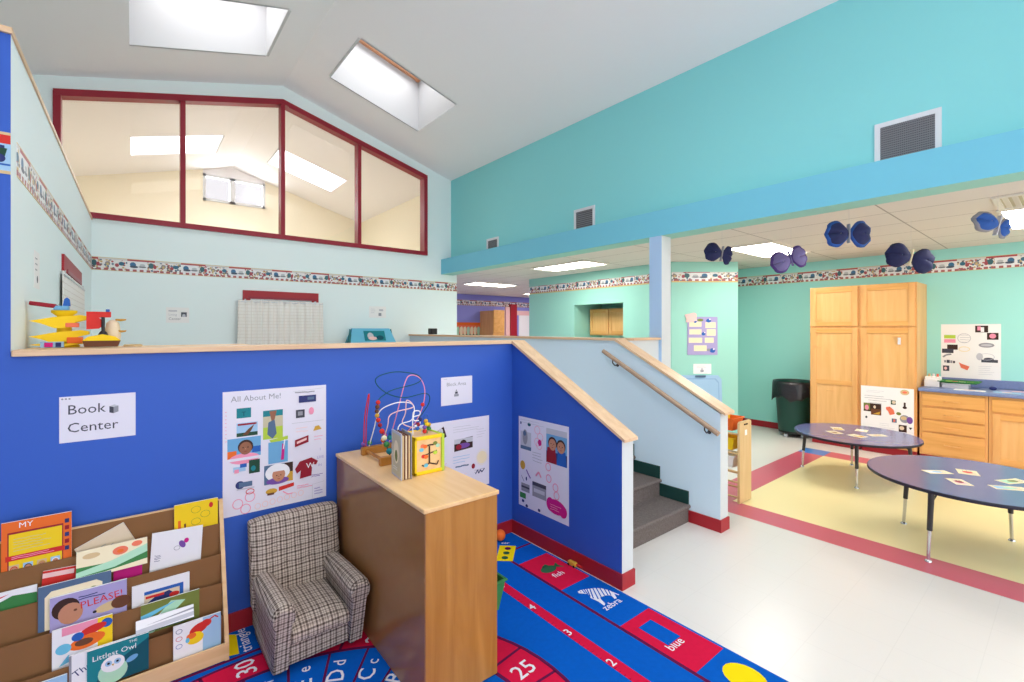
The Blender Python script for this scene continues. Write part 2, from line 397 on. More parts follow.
# rail wall beside the stairs and the short half wall to the column
b = MB()
b.prism([(3.69, 1.845, 0), (3.69, 7.30, 0), (3.69, 7.30, 1.535), (3.69, 2.90, 1.535), (3.69, 1.845, .96)], (.125, 0, 0), 'rail_paint', side=['white_paint']*5)
struct(b.build('wall_rail'))
b = MB(); b.prism([(3.668, 7.30, 1.535), (3.668, 2.90, 1.535), (3.674, 1.80, .955), (3.674, 1.80, .977), (3.668, 2.90, 1.56), (3.668, 7.30, 1.56)], (.164, 0, 0), 'cap_wood_long'); struct(b.build('trim_5', bevel=.004))
b = MB(); b.box(3.815, 4.308, 2.82, 2.92, 0, 1.535, 'white_paint'); struct(b.build('wall_half'))
b = MB(); b.box(3.838, 4.308, 2.79, 2.95, 1.535, 1.56, 'cap_wood'); struct(b.build('trim_6', bevel=.004))
b = MB(); b.box(4.308, 4.48, 2.785, 2.935, 0, 2.635, 'white_paint', xm='column_blue'); struct(b.build('column'))

# stairs
b = MB()
for i in range(4):
    y = 2.12+.28*i; z = .15*(i+1); x0, x1 = 2.512, 3.688
    b.box(x0, x1, y, 2.96+.04, z-.15, z, 'carpet_grey')
    b.tube([(x0, y, z-.018), (x1, y, z-.018)], .018, 'carpet_grey', 10)
struct(b.build('stairs'))
b = MB()
for i in range(3): b.box(3.676, 3.69, 2.12+.28*i, 2.40+.28*i, .15*(i+1), .15*(i+1)+.11, 'rubber_green')
struct(b.build('baseboard_stairs'))

# baseboards
b = MB(); b.box(-.41, 2.395, 2.918, YB, 0, .1, 'base_red'); b.box(XL, -.41, 2.918, YB, 0, .1, 'base_red'); struct(b.build('baseboard_back'))
b = MB(); b.box(2.383, 2.395, 1.832, 2.918, 0, .1, 'base_red'); b.box(2.383, 2.516, 1.820, 1.832, 0, .1, 'base_red'); b.box(2.510, 2.516, 1.832, 2.118, 0, .1, 'base_red'); struct(b.build('baseboard_stair_wall'))
b = MB(); b.box(3.678, 3.69, 1.845, 2.118, 0, .1, 'base_red'); b.box(3.678, 3.821, 1.833, 1.845, 0, .1, 'base_red'); b.box(3.815, 3.821, 1.845, 2.8, 0, .1, 'base_red'); struct(b.build('baseboard_rail_wall'))
b = MB(); b.box(8.236, 8.25, 2.49, 4.2, 0, .1, 'base_red'); struct(b.build('baseboard_right'))

# vaulted ceiling with skylight shafts
SKY = [(2.075, 3.39, 5.35, 6.42), (2*R0-3.39, 2*R0-2.075, 5.35, 6.42), (2.14, 3.39, 9.5, 10.5), (2*R0-3.39, 2*R0-2.14, 9.5, 10.5)]
SKY += [(2.075, 3.39, 1.15, 2.22), (2*R0-3.39, 2*R0-2.075, 1.15, 2.22), (2.075, 3.39, -3.05, -1.98), (2*R0-3.39, 2*R0-2.075, -3.05, -1.98)]  # nearer skylights out of view, added to light the far wall
b = MB()
for x0, x1, side in ((XL, R0, 0), (R0, XT, 1)):
    hs = [h for h in SKY if (h[0] > R0) == bool(side)]
    ys = sorted({YN, YE, *[v for h in hs for v in h[2:]]}); xs = sorted({x0, x1, *[v for h in hs for v in h[:2]]})
    for ya, yc in zip(ys, ys[1:]):
        for xa, xc in zip(xs, xs[1:]):
            mx, my = (xa+xc)/2, (ya+yc)/2
            if any(h[0] < mx < h[1] and h[2] < my < h[3] for h in hs): continue
            b.poly([(xa, ya, roof(xa)), (xa, yc, roof(xa)), (xc, yc, roof(xc)), (xc, ya, roof(xc))], 'ceiling_paint')
struct(b.build('ceiling'))
DEP = .80
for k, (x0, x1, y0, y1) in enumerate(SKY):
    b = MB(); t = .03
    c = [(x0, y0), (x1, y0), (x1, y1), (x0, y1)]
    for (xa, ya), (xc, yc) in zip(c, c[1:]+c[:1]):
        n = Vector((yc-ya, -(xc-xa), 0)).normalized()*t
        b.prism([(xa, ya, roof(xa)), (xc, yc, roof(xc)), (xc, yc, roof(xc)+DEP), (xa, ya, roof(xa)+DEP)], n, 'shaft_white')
    w = struct(b.build('window_%d' % (k+4 if k < 4 else k+5)))  # includes the shafts of the added, unseen skylights
    f = MB(); e = .05
    for (xa, ya), (xc, yc) in zip(c, c[1:]+c[:1]):
        n = Vector((-(yc-ya), xc-xa, 0)).normalized()*e
        f.prism([(xa, ya, roof(xa)+DEP-.06), (xc, yc, roof(xc)+DEP-.06), (xc, yc, roof(xc)+DEP), (xa, ya, roof(xa)+DEP)], n, 'skylight_wood')
    f.build('window_frame', w)
    p = MB(); p.poly([(x, y, roof(x)+DEP-.01) for x, y in c], 'sky_pane'); p.build('pane', w)

# glazed wall across the vault
WX0, WX1, WZ = -.695, 4.02, 2.945
def wtop(x): return 4.965-.262*abs(x-R0)
b = MB()
def wallq(x0, x1, zl, zh, y=YF, t=.12, mf='pale_paint', mb='yellow_paint'):
    P = [(x0, y, zl(x0)), (x1, y, zl(x1)), (x1, y, zh(x1)), (x0, y, zh(x0))]
    b.prism(P, (0, t, 0), mf); b.poly([(p[0], p[1]+t+.002, p[2]) for p in P][::-1], mb)
low = lambda x: 0
wallq(XL, WX0, low, roof); wallq(WX1, XT, lambda x: 0, roof); wallq(XT, 4.645, low, lambda x: 2.7)
for x0, x1 in ((WX0, R0), (R0, WX1)): wallq(x0, x1, low, lambda x: WZ); wallq(x0, x1, wtop, roof)
struct(b.build('wall_far'))
b = MB(); fw, y0, y1 = .065, YF-.035, YF+.13
def bar(p, q, w, e=0):
    """Frame bar from p to q in the wall plane, w across."""
    p, q = Vector((p[0], 0, p[1])), Vector((q[0], 0, q[1])); d = (q-p).normalized(); s = Vector((-d.z, 0, d.x))*w
    P = [Vector((a.x, y0+e, a.z)) for a in (p, q, q+s, p+s)]
    b.prism(P, (0, y1-y0-2*e, 0), 'frame_red')
bar((WX0, WZ), (WX1, WZ), fw); bar((WX0+fw, WZ), (WX0+fw, wtop(WX0)-.02), fw, .003); bar((WX1, WZ), (WX1, wtop(WX1)-.02), fw, .003)
bar((R0, wtop(R0)), (WX0, wtop(WX0)), fw); bar((WX1, wtop(WX1)), (R0, wtop(R0)), fw, .001)
for x in (.525, R0+.025, 2.83): bar((x, WZ), (x, wtop(x)-.03), .055, .006)
# thin inner bead that doubles the frame line
for (x0, x1) in ((WX0, R0), (R0, WX1)):
    P = [(x0+.07, y0-.012, wtop(x0+.07)-.085), (x1-.07, y0-.012, wtop(x1-.07)-.085), (x1-.07, y0-.012, wtop(x1-.07)-.07), (x0+.07, y0-.012, wtop(x0+.07)-.07)]
    b.prism(P, (0, .05, 0), 'frame_red')
w = struct(b.build('window_1'))
xs = [WX0+.03, .5, R0, 2.8, WX1-.03]
for x0, x1 in zip(xs, xs[1:]):
    p = MB(); p.poly([(x0, YF+.05, WZ+.03), (x1, YF+.05, WZ+.03), (x1, YF+.05, wtop(x1)-.03), (x0, YF+.05, wtop(x0)-.03)], 'pane'); p.build('pane', w)

# room beyond the glass: gable end with a two-light window
b = MB(); GX0, GX1, GZ0, GZ1 = 1.144, 2.32, 4.37, 4.93
yy = 'yellow_paint'
for x0, x1 in ((XL, GX0), (GX0, R0), (R0, GX1), (GX1, XT)):
    if x0 == XL or x1 == XT: wallq(x0, x1, low, roof, YE, .1, yy, yy)
    else: wallq(x0, x1, low, lambda x: GZ0, YE, .1, yy, yy); wallq(x0, x1, lambda x: GZ1, roof, YE, .1, 'ceiling_paint', yy)
struct(b.build('wall_gable'))
b = MB(); e = .05
for x0, x1, z0, z1 in ((GX0, GX1, GZ0, GZ0+e), (GX0, GX1, GZ1-e, GZ1), (GX0, GX0+e, GZ0, GZ1), (GX1-e, GX1, GZ0, GZ1), (R0-.05, R0+.05, GZ0, GZ1)): b.box(x0, x1, YE-.03, YE+.08, z0, z1, 'vent_white')
w = struct(b.build('window_2')); p = MB(); p.poly([(GX0, YE+.04, GZ0), (GX1, YE+.04, GZ0), (GX1, YE+.04, GZ1), (GX0, YE+.04, GZ1)], 'sky_pane'); p.build('pane', w)

# outer walls
b = MB(); b.box(XL-.1, XL, YN, YF, 0, roof(XL)+.1, 'pale_paint'); b.box(XL-.1, XL, YF, YE, 0, roof(XL)+.1, 'yellow_paint'); struct(b.build('wall_left'))
b = MB(); zt = roof(XT)+.02
b.box(XT, XT+.03, YN, YF, 2.64, zt, 'teal_paint'); b.box(XT, XT+.03, YF+.121, YE, 0, zt, 'yellow_paint', xp='purple_paint'); struct(b.build('wall_upper_right'))
b = MB(); b.box(4.308, 4.56, YN, 7.299, 2.635, 2.905, 'teal_lit_blue', zm='mint_paint'); struct(b.build('beam'))

# lower room on the right
b = MB(); b.box(4.55, 11.6, YN, YE, 2.70, 2.78, 'tile_ceiling'); struct(b.build('ceiling_right'))
b = MB(); b.box(8.25, 8.35, YN, 4.3, 0, 2.7, 'aqua_paint'); struct(b.build('wall_right'))
b = MB(); b.prism([(6.52, 4.04, 0), (7.32, 3.38, 0), (8.25, 4.15, 0), (8.25, 4.35, 0), (6.64, 4.35, 0), (6.52, 4.35, 0)], (0, 0, 2.7), 'mint_paint'); struct(b.build('wall_angled'))
b = MB()                                  # partition with a recess
b.box(6.5, 6.62, 4.35, 4.95, 0, 2.7, 'mint_paint'); b.box(6.5, 6.62, 4.95, 6.09, 2.105, 2.7, 'mint_paint'); b.box(6.5, 6.62, 6.09, 7.38, 0, 2.7, 'mint_paint')
b.box(6.62, 7.3, 4.85, 4.95, 0, 2.7, 'mint_paint'); b.box(6.62, 7.3, 6.09, 6.19, 0, 2.7, 'mint_paint'); b.box(7.3, 7.4, 4.85, 6.19, 0, 2.7, 'aqua_paint')
struct(b.build('wall_partition'))
b = MB(); b.box(XT+.03, 11.6, YE, YE+.1, 0, 2.7, 'purple_paint'); b.box(11.5, 11.6, 4.3, YE, 0, 2.7, 'purple_paint'); b.box(8.35, 11.6, 4.2, 4.3, 0, 2.7, 'purple_paint'); struct(b.build('wall_purple'))

# wallpaper borders
border_mat('border_x', 0, 2.345, 2.50); border_mat('border_y', 1, 2.345, 2.50); border_mat('border_r', 1, 2.395, 2.555); border_mat('border_p', 0, 2.365, 2.525)
def strip(name, x0, x1, y0, y1, z0, z1, m): b = MB(); b.box(x0, x1, y0, y1, z0, z1, m); return struct(b.build(name))
strip('trim_7', -.374, 4.645, YF-.003, YF, 2.345, 2.50, 'border_x')
b = MB(); b.prism([(-.411, 3.06, 2.345), (-.408, 3.06, 2.345), (-.372, YF-.003, 2.345), (-.376, YF-.003, 2.345)], (0, 0, .155), 'border_y'); struct(b.build('trim_8'))
strip('trim_9', 8.247, 8.25, YN, 4.1, 2.395, 2.555, 'border_r')
strip('trim_10', 6.497, 6.5, 4.05, 7.38, 2.38, 2.54, 'border_r')
b = MB(); d = Vector((.8, -.66, 0)).normalized(); n = Vector((-.66, -.8, 0)).normalized()*.003; p0 = Vector((6.52, 4.04, 2.38)); p1 = Vector((7.32, 3.38, 2.38))
b.prism([p0, p1, p1+V(0,0,.16), p0+V(0,0,.16)], n, 'border_r'); struct(b.build('trim_11'))
strip('trim_12', XT+.03, 11.5, YE-.004, YE, 2.365, 2.525, 'border_p')
# border on the tall blue wall: printed toy train, large in the near corner
s = Sheet((-1.178, YB, 2.318), (1,0,0), (0,0,1), .768, .178, 'c_lblue', .002)
s.rect(0, .168, .768, .012, 'c_tan'); s.rect(0, .13, .768, .038, 'c_red'); s.rect(0, 0, .768, .014, 'c_tan'); s.rect(0, .036, .768, .008, 'c_blue')
for x in (.06, .24, .42, .60):
    s.rect(x+.09, .03, .008, .04, 'c_blue'); s.pg([(x+.06, .07), (x+.15, .07), (x+.158, .11), (x+.05, .115)], 'c_dgreen'); s.rect(x+.1, .11, .05, .012, 'c_navy'); s.ell(x+.08, .066, .018, .018, 'c_dgreen'); s.ell(x+.135, .066, .018, .018, 'c_navy')
struct(s.build('trim_13'))

# framed openings behind curtains
b = MB(); b.box(1.17, 2.17, YF-.03, YF, 2.07, 2.185, 'base_red'); b.box(1.17, 1.26, YF-.03, YF, .6, 2.07, 'base_red'); b.box(2.08, 2.17, YF-.03, YF, .6, 2.07, 'base_red'); b.box(1.23, 2.11, YF-.036, YF-.03, 2.07, 2.10, 'frame_red')
w = struct(b.build('window_3')); p = MB(); p.poly([(1.26, YF-.008, .6), (2.08, YF-.008, .6), (2.08, YF-.008, 2.07), (1.26, YF-.008, 2.07)], 'pane'); p.build('pane', w)
b = MB(); b.box(-.41, -.382, 4.62, 6.1, 2.07, 2.19, 'base_red'); b.box(-.41, -.394, 6.01, 6.1, .9, 2.07, 'base_red'); b.box(-.382, -.378, 4.82, 6.01, 2.07, 2.1, 'frame_red')
struct(b.build('window_8'))
# door in the purple room
b = MB(); b.box(9.26, 9.43, YE-.05, YE, 0, 2.36, 'c_lpink'); b.box(9.43, 9.69, YE-.10, YE, 0, 2.45, 'base_red'); b.box(9.69, 10.7, YE-.05, YE, 2.1, 2.25, 'c_lpink')
b.box(9.84, 10.7, YE-.03, YE, .9, 2.10, 'paper_white'); struct(b.build('door_1'))
# ================================================================ THINGS
# ---- rug: everything printed on it is part of the one mesh
s = Sheet((-1.0, -1.2, .0008), (1,0,0), (0,1,0), 3.365, 4.075, None)
s.prism([(-1.0,-1.2,0.001), (2.365,-1.2,0.001), (2.365,2.905,0.001), (-1.0,2.905,0.001)], (0,0,.007), 'rug_blue'); s.h = .0078
R = Sheet.rect
s.o = V(0, 0, 0); s.h = .0083; s.step = 0; BOLD[0] = .005
# border lines
s.rect(2.062, -1.2, .022, 3.88, 'rug_dark'); s.rect(-1.0, 2.655, 3.365, .02, 'rug_dark')
# right-hand column of picture squares
s.h = .0085
for k, y in enumerate((2.062, 1.16, .258, -.644)): s.rect(2.084, y, .265, .412 if k == 0 else .446, 'rug_red')
s.h = .0088
s.rect(2.15, 1.35, .115, .185, 'rug_blue'); s.txt('blue', 2.126, 1.312, .072, 'rug_white')
s.ell(2.20, 2.298, .062, .042, 'rug_green'); s.pg([(2.245,2.298), (2.30,2.335), (2.292,2.295), (2.31,2.255)], 'rug_green'); s.pg([(2.17,2.33), (2.235,2.33), (2.225,2.36), (2.19,2.352)], 'rug_green'); s.txt('fish', 2.16, 2.19, .068, 'rug_white')
# zebra: white coat with blue stripes
s.pg([(2.145,1.968),(2.152,1.986),(2.185,1.986),(2.222,1.968),(2.262,1.948),(2.297,1.916),(2.319,1.862),(2.313,1.83),(2.285,1.787),(2.268,1.790),(2.282,1.828),(2.258,1.846),(2.216,1.858),(2.203,1.845),(2.186,1.795),(2.165,1.785),(2.171,1.835),(2.163,1.885),(2.182,1.926),(2.168,1.945)], 'rug_white')
s.pg([(2.319,1.85),(2.327,1.80),(2.320,1.80),(2.312,1.83)], 'rug_white')
s.h = .0091
for a, c in (((2.19,1.987),(2.176,1.945)), ((2.205,1.980),(2.178,1.925)), ((2.22,1.972),(2.172,1.90)), ((2.238,1.963),(2.172,1.875)), ((2.256,1.953),(2.19,1.852)), ((2.274,1.940),(2.222,1.857)), ((2.29,1.924),(2.248,1.85)), ((2.304,1.90),(2.268,1.84)), ((2.313,1.875),(2.284,1.832))): s.line([a, c], .0075, 'rug_blue')
s.ell(2.165, 1.972, .005, .005, 'rug_blue'); s.h = .0088; s.txt('zebra', 2.137, 1.745, .068, 'rug_white')
s.ell(2.235, 1.0, .085, .10, 'rug_yellow')
# traffic-light card in the corner square
s.pg([(2.155,2.785), (2.245,2.70), (2.08,2.538), (1.99,2.615)], 'rug_yellow')
s.h = .0091
for i in range(3): s.ell(2.171-.052*i, 2.707-.048*i, .024, .024, 'rug_dark' if i == 0 else 'rug_green')
s.txt('car', 2.18, 2.80, .05, 'rug_white', rot=-.75)
# back row
s.h = .0086
s.pg([(.30,2.72), (.416,2.69), (.43,2.87), (.40,2.89)], 'rug_yellow'); s.txt('triangle', .475, 2.682, .075, 'rug_white', rot=PI/2)
s.rect(.80, 2.68, .44, .215, 'rug_red'); s.rect(1.62, 2.68, .3, .215, 'rug_red'); s.rect(-.62, 2.68, .44, .215, 'rug_red')
# ruler with foot marks
s.h = .0085; s.rect(1.80, -1.1, .066, 3.47, 'rug_red'); s.h = .0089
for k in range(9): s.txt(str(5-k) if k < 5 else str(k), 1.805, 2.315-.293*k, .075, 'rug_white')
for k in range(96): s.rect(1.80, 2.30-.0293*k, .012 if k % 5 else .02, .003, 'rug_dark')
# alphabet and number rings
CX, CY = .40, 1.62
def ell_ring(a0, b0, a1, b1, m, n=72):
    for i in range(n):
        t, u = 2*PI*i/n, 2*PI*(i+1)/n
        s.poly([s.p(CX+a0*math.cos(t), CY+b0*math.sin(t)), s.p(CX+a1*math.cos(t), CY+b1*math.sin(t)), s.p(CX+a1*math.cos(u), CY+b1*math.sin(u)), s.p(CX+a0*math.cos(u), CY+b0*math.sin(u))], m)
    s.up()
s.h = .0085; ell_ring(.955, .855, 1.17, 1.0, 'rug_red'); s.h = .0088; ell_ring(1.165, .995, 1.185, 1.012, 'rug_dark'); ell_ring(.945, .845, .965, .865, 'rug_dark'); ell_ring(.40, .36, .58, .53, 'rug_red'); ell_ring(.575, .525, .59, .54, 'rug_dark')
for k in range(21):
    s.h = .0088; t = math.radians(11.8+16.8*k+(2 if k else 0)) if k < 20 else math.radians(-1.5); s.line([(CX+.96*math.cos(t), CY+.86*math.sin(t)), (CX+1.17*math.cos(t), CY+math.sin(t))], .014, 'rug_dark')
    s.h = .0091; u = math.radians(4.8+16.8*k); num = (25+k-1) % 30+1
    s.txt(str(num), CX+1.0*math.cos(u)+.042*math.sin(u), CY+.875*math.sin(u)-.042*math.cos(u), .125, 'rug_white', rot=u)
for k in range(26):
    t = math.radians(49.5+11.6*(k-2)); L = chr(65+k)
    c, q = math.cos(t), math.sin(t)
    s.txt(L, CX+.665*c+.04*q, CY+.655*q-.04*c, .115, 'rug_white', rot=t); s.txt(L.lower(), CX+.775*c+.03*q, CY+.76*q-.03*c, .085, 'rug_white', rot=t)
    u = t+math.radians(5.8); s.line([(CX+.58*math.cos(u), CY+.53*math.sin(u)), (CX+.955*math.cos(u), CY+.855*math.sin(u))], .012, 'rug_dark')
BOLD[0] = 0
tag(s.build('rug'), 'blue and red alphabet rug with ruler stripe and picture squares', 'rug')

# ---- cardboard book display
bd = thing('book_display', (-.12, 2.78, 0), 'cardboard tiered book display in a pale wood frame by the blue wall', 'bookcase')
BX0, BX1 = -.64, .352
prof = [(2.905, .0095), (2.905, .745), (2.885, .745), (2.672, .095), (2.672, .012), (2.672, .0095)]
for x in (BX0-.018, BX1):
    b = MB(); b.prism([(x, y, z) for y, z in prof], (.018, 0, 0), 'pine'); b.build('side_panel', bd, bevel=.002)
TI = [(2.885, .742, .30), (2.850, .632, .20), (2.808, .488, .10), (2.766, .358, .05), (2.722, .215, .02)]
for i, (y, z, z0) in enumerate(TI):
    b = MB(); b.box(BX0, BX1, y-.002, y+.002, z0, z, 'cardboard')
    if i == 0: b.box(BX0, BX1, 2.887, 2.897, .02, .735, 'cardboard'); b.box(BX0, BX1, 2.886, 2.90, .735, .748, 'pine')
    b.build('back_panel' if i == 0 else 'pocket_panel', bd)
for (y, z, z0), (y2, *_r) in zip(TI, TI[1:]+[(2.684, 0, 0)]):
    b = MB(); b.box(BX0, BX1, y2, y-.002, z0+.008, z0+.013, 'cardboard'); b.build('pocket_floor', bd)
b = MB(); b.box(BX0, BX1, 2.672, 2.684, .012, .095, 'pine'); b.build('front_board', bd, bevel=.002)

# ---- books
def book(xl, xr, zt, ytop, hgt, label, m='paper_white', draw=None, dz=0, t=.006, lean=.012, name='picture_book', spine=None):
    """Upright picture book: cover xl..xr, top edge at zt (rising dz to the right), leaning back a little."""
    w = math.hypot(xr-xl, dz); ux = V(xr-xl, 0, dz).normalized(); uy = V(0, lean, 1).normalized(); uy = (uy-ux*uy.dot(ux)).normalized()
    o = V(xl, ytop, zt)-uy*hgt
    n = ux.cross(uy); o2 = o-n*t
    s = Sheet(o2, ux, uy, w, hgt, 'paper_white', t)
    s.rect(0, 0, w, hgt, m)
    if draw: draw(s, w, hgt)
    r = thing(name, tuple(o+ux*w/2), label, 'book', 'picture books in the cardboard display')
    s.build('front_cover', r)
    k = MB(); k.prism([s.p(0, 0, -.0015), s.p(w, 0, -.0015), s.p(w, hgt, -.0015), s.p(0, hgt, -.0015)], n*.0012, spine or m); k.build('back_cover', r)
    return r
def face(s, x, y, r, sk='c_skin', hair='c_dbrown'):
    s.ell(x, y+r*.18, r*1.02, r*1.05, hair); s.ell(x, y-r*.05, r*.85, r*.95, sk)
    for dx in (-.32, .32): s.ell(x+dx*r, y+r*.08, r*.11, r*.09, 'c_dbrown', 8)
    s.pg([(x-r*.1, y-r*.2), (x+r*.1, y-r*.2), (x, y)], 'c_dskin' if sk == 'c_skin' else 'c_skin'); s.pg([(x-r*.3, y-r*.42), (x, y-r*.58), (x+r*.3, y-r*.42), (x, y-r*.48)], 'c_dred')
def d1(s, w, h):
    s.rect(.012, .008, w-.03, h-.045, 'c_orange'); s.rect(.018, .01, w-.045, h-.055, 'c_dred'); s.rect(.022, .012, w-.053, h-.065, 'c_yellow')
    s.txt('MY', .05, h-.03, .032, 'c_white'); s.scrib(.035, h-.075, w-.08, 5, 'c_sand', .012, .0018); s.rect(.012, h-.165, w-.035, .022, 'c_red'); s.scrib(.03, h-.15, w-.07, 2, 'c_pink', .007, .003)
    for i in range(4): x = .035+i*.042; s.rect(x-.013, h-.217, .03, .034, 'c_lblue' if i % 2 else 'c_tan'); face(s, x+.002, h-.202, .011, 'c_skin', ('c_red','c_black','c_gold','c_white')[i])
    for i in range(5): s.rect(w-.022, h-.045-.03*i, .014, .018, 'c_navy' if i % 2 == 0 else 'c_dred')
book(-.428, -.213, .832, 2.862, .29, 'orange bordered yellow book tallest in the back pocket on the left', 'c_orange', d1, t=.008)
def d2(s, w, h): s.scrib(.03, h-.05, w-.08, 5, 'c_grey', .014, .002); s.rect(.01, h-.07, .02, .03, 'c_cyan')
book(-.205, -.035, .655, 2.868, .2, 'plain pale book slumped at a steep angle in the back pocket', 'c_ltan', d2, dz=.078)
def d3(s, w, h):
    s.pg([(0, 0), (w, .025), (w, .075), (.1, .045), (0, .05)], 'c_green'); s.pg([(0, .03), (.12, .05), (w, .09), (w, .055), (.13, .02), (0, .01)], 'c_mint')
    s.ell(.15, .085, .028, .018, 'c_coral'); s.ell(.05, .09, .03, .012, 'c_tan'); s.ell(.21, .10, .02, .012, 'c_coral'); s.ell(.15, .083, .012, .008, 'c_orange')
book(-.195, .053, .655, 2.826, .118, 'floppy green and peach watercolour book lying over the pocket edge', 'c_cream', d3, t=.004, lean=.25)
def d4(s, w, h): s.ell(w*.6, h-.075, .012, .02, 'c_purple', rot=.5); s.ell(w*.68, h-.06, .01, .012, 'c_magenta'); s.ring(w*.5, h-.09, .012, .01, .002, 'c_grey'); s.scrib(.015, h-.11, .03, 4, 'c_navy', .008, .002)
book(.072, .277, .66, 2.835, .2, 'white book with a small purple figure in the second pocket', 'c_white', d4, dz=-.012)
def d5(s, w, h):
    s.ell(w-.03, h-.03, .009, .014, 'c_red'); s.rect(.015, .05, .012, .07, 'c_orange'); s.rect(.04, .05, .008, .05, 'c_brown')
    for i in range(3): s.ring(.09+.04*(i % 2), h-.04-.03*i, .02, .017, .0015, 'c_olive')
book(.16, .345, .765, 2.866, .2, 'yellow book with a red heart at the right end of the back pocket', 'c_yellow', d5)
def d6(s, w, h): s.rect(.0, h-.03, .1, .02, 'c_lpink')
book(-.301, -.08, .602, 2.834, .12, 'red spined book half hidden in the second pocket', 'c_red', d6, dz=-.015)
book(-.07, .034, .535, 2.836, .1, 'bright magenta book peeking up under the watercolour book', 'c_magenta', None)
def d8(s, w, h): s.pg([(0, 0), (w, 0), (w, h-.03), (w*.6, h-.022), (w*.25, h-.05), (0, h-.09)], 'c_green'); s.pg([(0, h-.05), (w*.3, h-.02), (w*.55, h-.012), (w*.3, h-.03)], 'c_red'); s.scrib(.02, h-.08, .1, 4, 'c_dgreen', .015, .002)
sb = book(-.50, -.318, .556, 2.826, .13, 'green leafy book with a bent white corner at the far left', 'c_white', d8)
def d9(s, w, h): s.pg([(.02, 0), (w-.03, 0), (w-.03, h-.04), (w-.05, h-.025), (.04, h-.028), (.02, h-.05)], 'c_cream'); s.scrib(.06, h-.07, w-.12, 2, 'c_brown', .02, .006); s.ell(w-.06, h-.06, .012, .01, 'c_olive')
book(-.312, -.077, .55, 2.797, .19, 'teal bordered cream book behind the lavender one', 'c_bluegrey', d9)
def d10(s, w, h):
    s.ell(.05, h-.06, .045, .045, 'c_dbrown'); s.ell(.065, h-.085, .04, .045, 'c_skin'); s.ell(.09, h-.10, .012, .012, 'c_skin'); s.ell(.08, h-.075, .006, .005, 'c_brown')
    s.ell(w-.06, h-.10, .05, .02, 'c_tan', rot=.15); s.ell(w-.02, h-.095, .035, .028, 'c_brown'); s.ell(w-.11, h-.108, .007, .006, 'c_black')
    s.txt('PLEASE!', .095, h-.078, .043, 'c_red', rot=.06); s.scrib(.09, h-.025, .09, 2, 'c_navy', .012, .004)
book(-.275, -.022, .497, 2.782, .19, "lavender book with red word PLEASE and a child's face", 'c_lilac', d10, t=.01)
def d11(s, w, h): s.rect(.045, 0, w-.07, h-.04, 'c_blue'); s.rect(.045, 0, w-.085, h-.055, 'c_ltan'); s.pg([(.05, .06), (.09, h-.07), (.14, h-.06), (.17, h-.09), (.12, .05)], 'c_navy'); s.rect(.05, h-.075, .07, .012, 'c_red'); s.ell(.16, h-.085, .02, .012, 'c_red')
book(-.004, .217, .448, 2.79, .16, 'white book with a blue framed picture in the middle pocket', 'c_white', d11)
def d12(s, w, h):
    s.rect(.03, h-.035, w-.03, .035, 'c_pink'); s.rect(w-.05, 0, .05, h, 'c_yellow'); s.ell(w-.02, h-.03, .02, .02, 'c_blue'); s.ell(.13, h-.04, .045, .018, 'c_red', rot=.2); s.ell(.11, h-.085, .06, .028, 'c_orange', rot=.15); s.ell(.10, h-.085, .03, .015, 'c_brown')
    s.ell(.035, h-.09, .025, .022, 'c_cyan'); s.ell(.08, h-.055, .02, .018, 'c_blue'); s.pg([(.02, .01), (.09, .03), (.05, .05)], 'c_cyan')
book(-.265, -.071, .372, 2.747, .17, 'white book splashed with yellow, red and blue animals', 'c_white', d12)
def d13(s, w, h): s.pg([(0, 0), (w*.2, 0), (w*.75, h-.03), (w*.5, h-.015)], 'c_mint'); s.pg([(0, .06), (.0, .09), (w*.6, h-.02), (w*.45, h-.035)], 'c_cyan'); s.rect(w-.03, 0, .025, h, 'c_olive'); s.pg([(0, .03), (.05, .03), (w*.35, h-.055)], 'c_white')
book(.028, .254, .367, 2.752, .14, 'green meadow book in the fourth pocket', 'c_olive', d13)
def d14(s, w, h): s.pg([(0, .0), (w, .012), (w, .03), (0, .022)], 'c_lgrey'); s.pg([(.03, .03), (w, h-.012), (w, h-.02)], 'c_grey'); s.rect(.0, 0, w, .004, 'c_dgreen')
book(.01, .228, .313, 2.728, .06, 'open book with white pages fanned over the fourth pocket', 'c_white', d14, t=.012, lean=.5)
def d16(s, w, h): s.txt('The', .02, h-.10, .04, 'c_navy', rot=.5); s.rect(.0, 0, .008, h, 'c_grey')
book(-.21, .012, .263, 2.708, .17, 'white book standing just behind the teal owl book', 'c_white', d16, t=.006)
def d15(s, w, h):
    s.pg([(.02, 0), (w, 0), (w, h-.02), (w-.09, h-.07), (.05, h-.10)], 'c_dteal'); s.txt('THE', w-.07, h-.02, .016, 'c_white'); s.txt('Littlest Owl', .016, h-.05, .031, 'c_white', rot=.0)
    s.ell(.085, .045, .05, .05, 'c_mint'); s.ell(.085, .08, .04, .035, 'c_white'); s.ell(.07, .085, .012, .012, 'c_lblue'); s.ell(.10, .085, .012, .012, 'c_lblue'); s.ell(.07, .085, .005, .005, 'c_black'); s.ell(.10, .085, .005, .005, 'c_black'); s.pg([(.08, .078), (.09, .078), (.085, .068)], 'c_gold')
    s.ell(.15, .075, .022, .012, 'c_sky', rot=.4)
book(-.153, .056, .262, 2.697, .165, 'teal picture book with a white owl in the front pocket', 'c_teal', d15, t=.01)
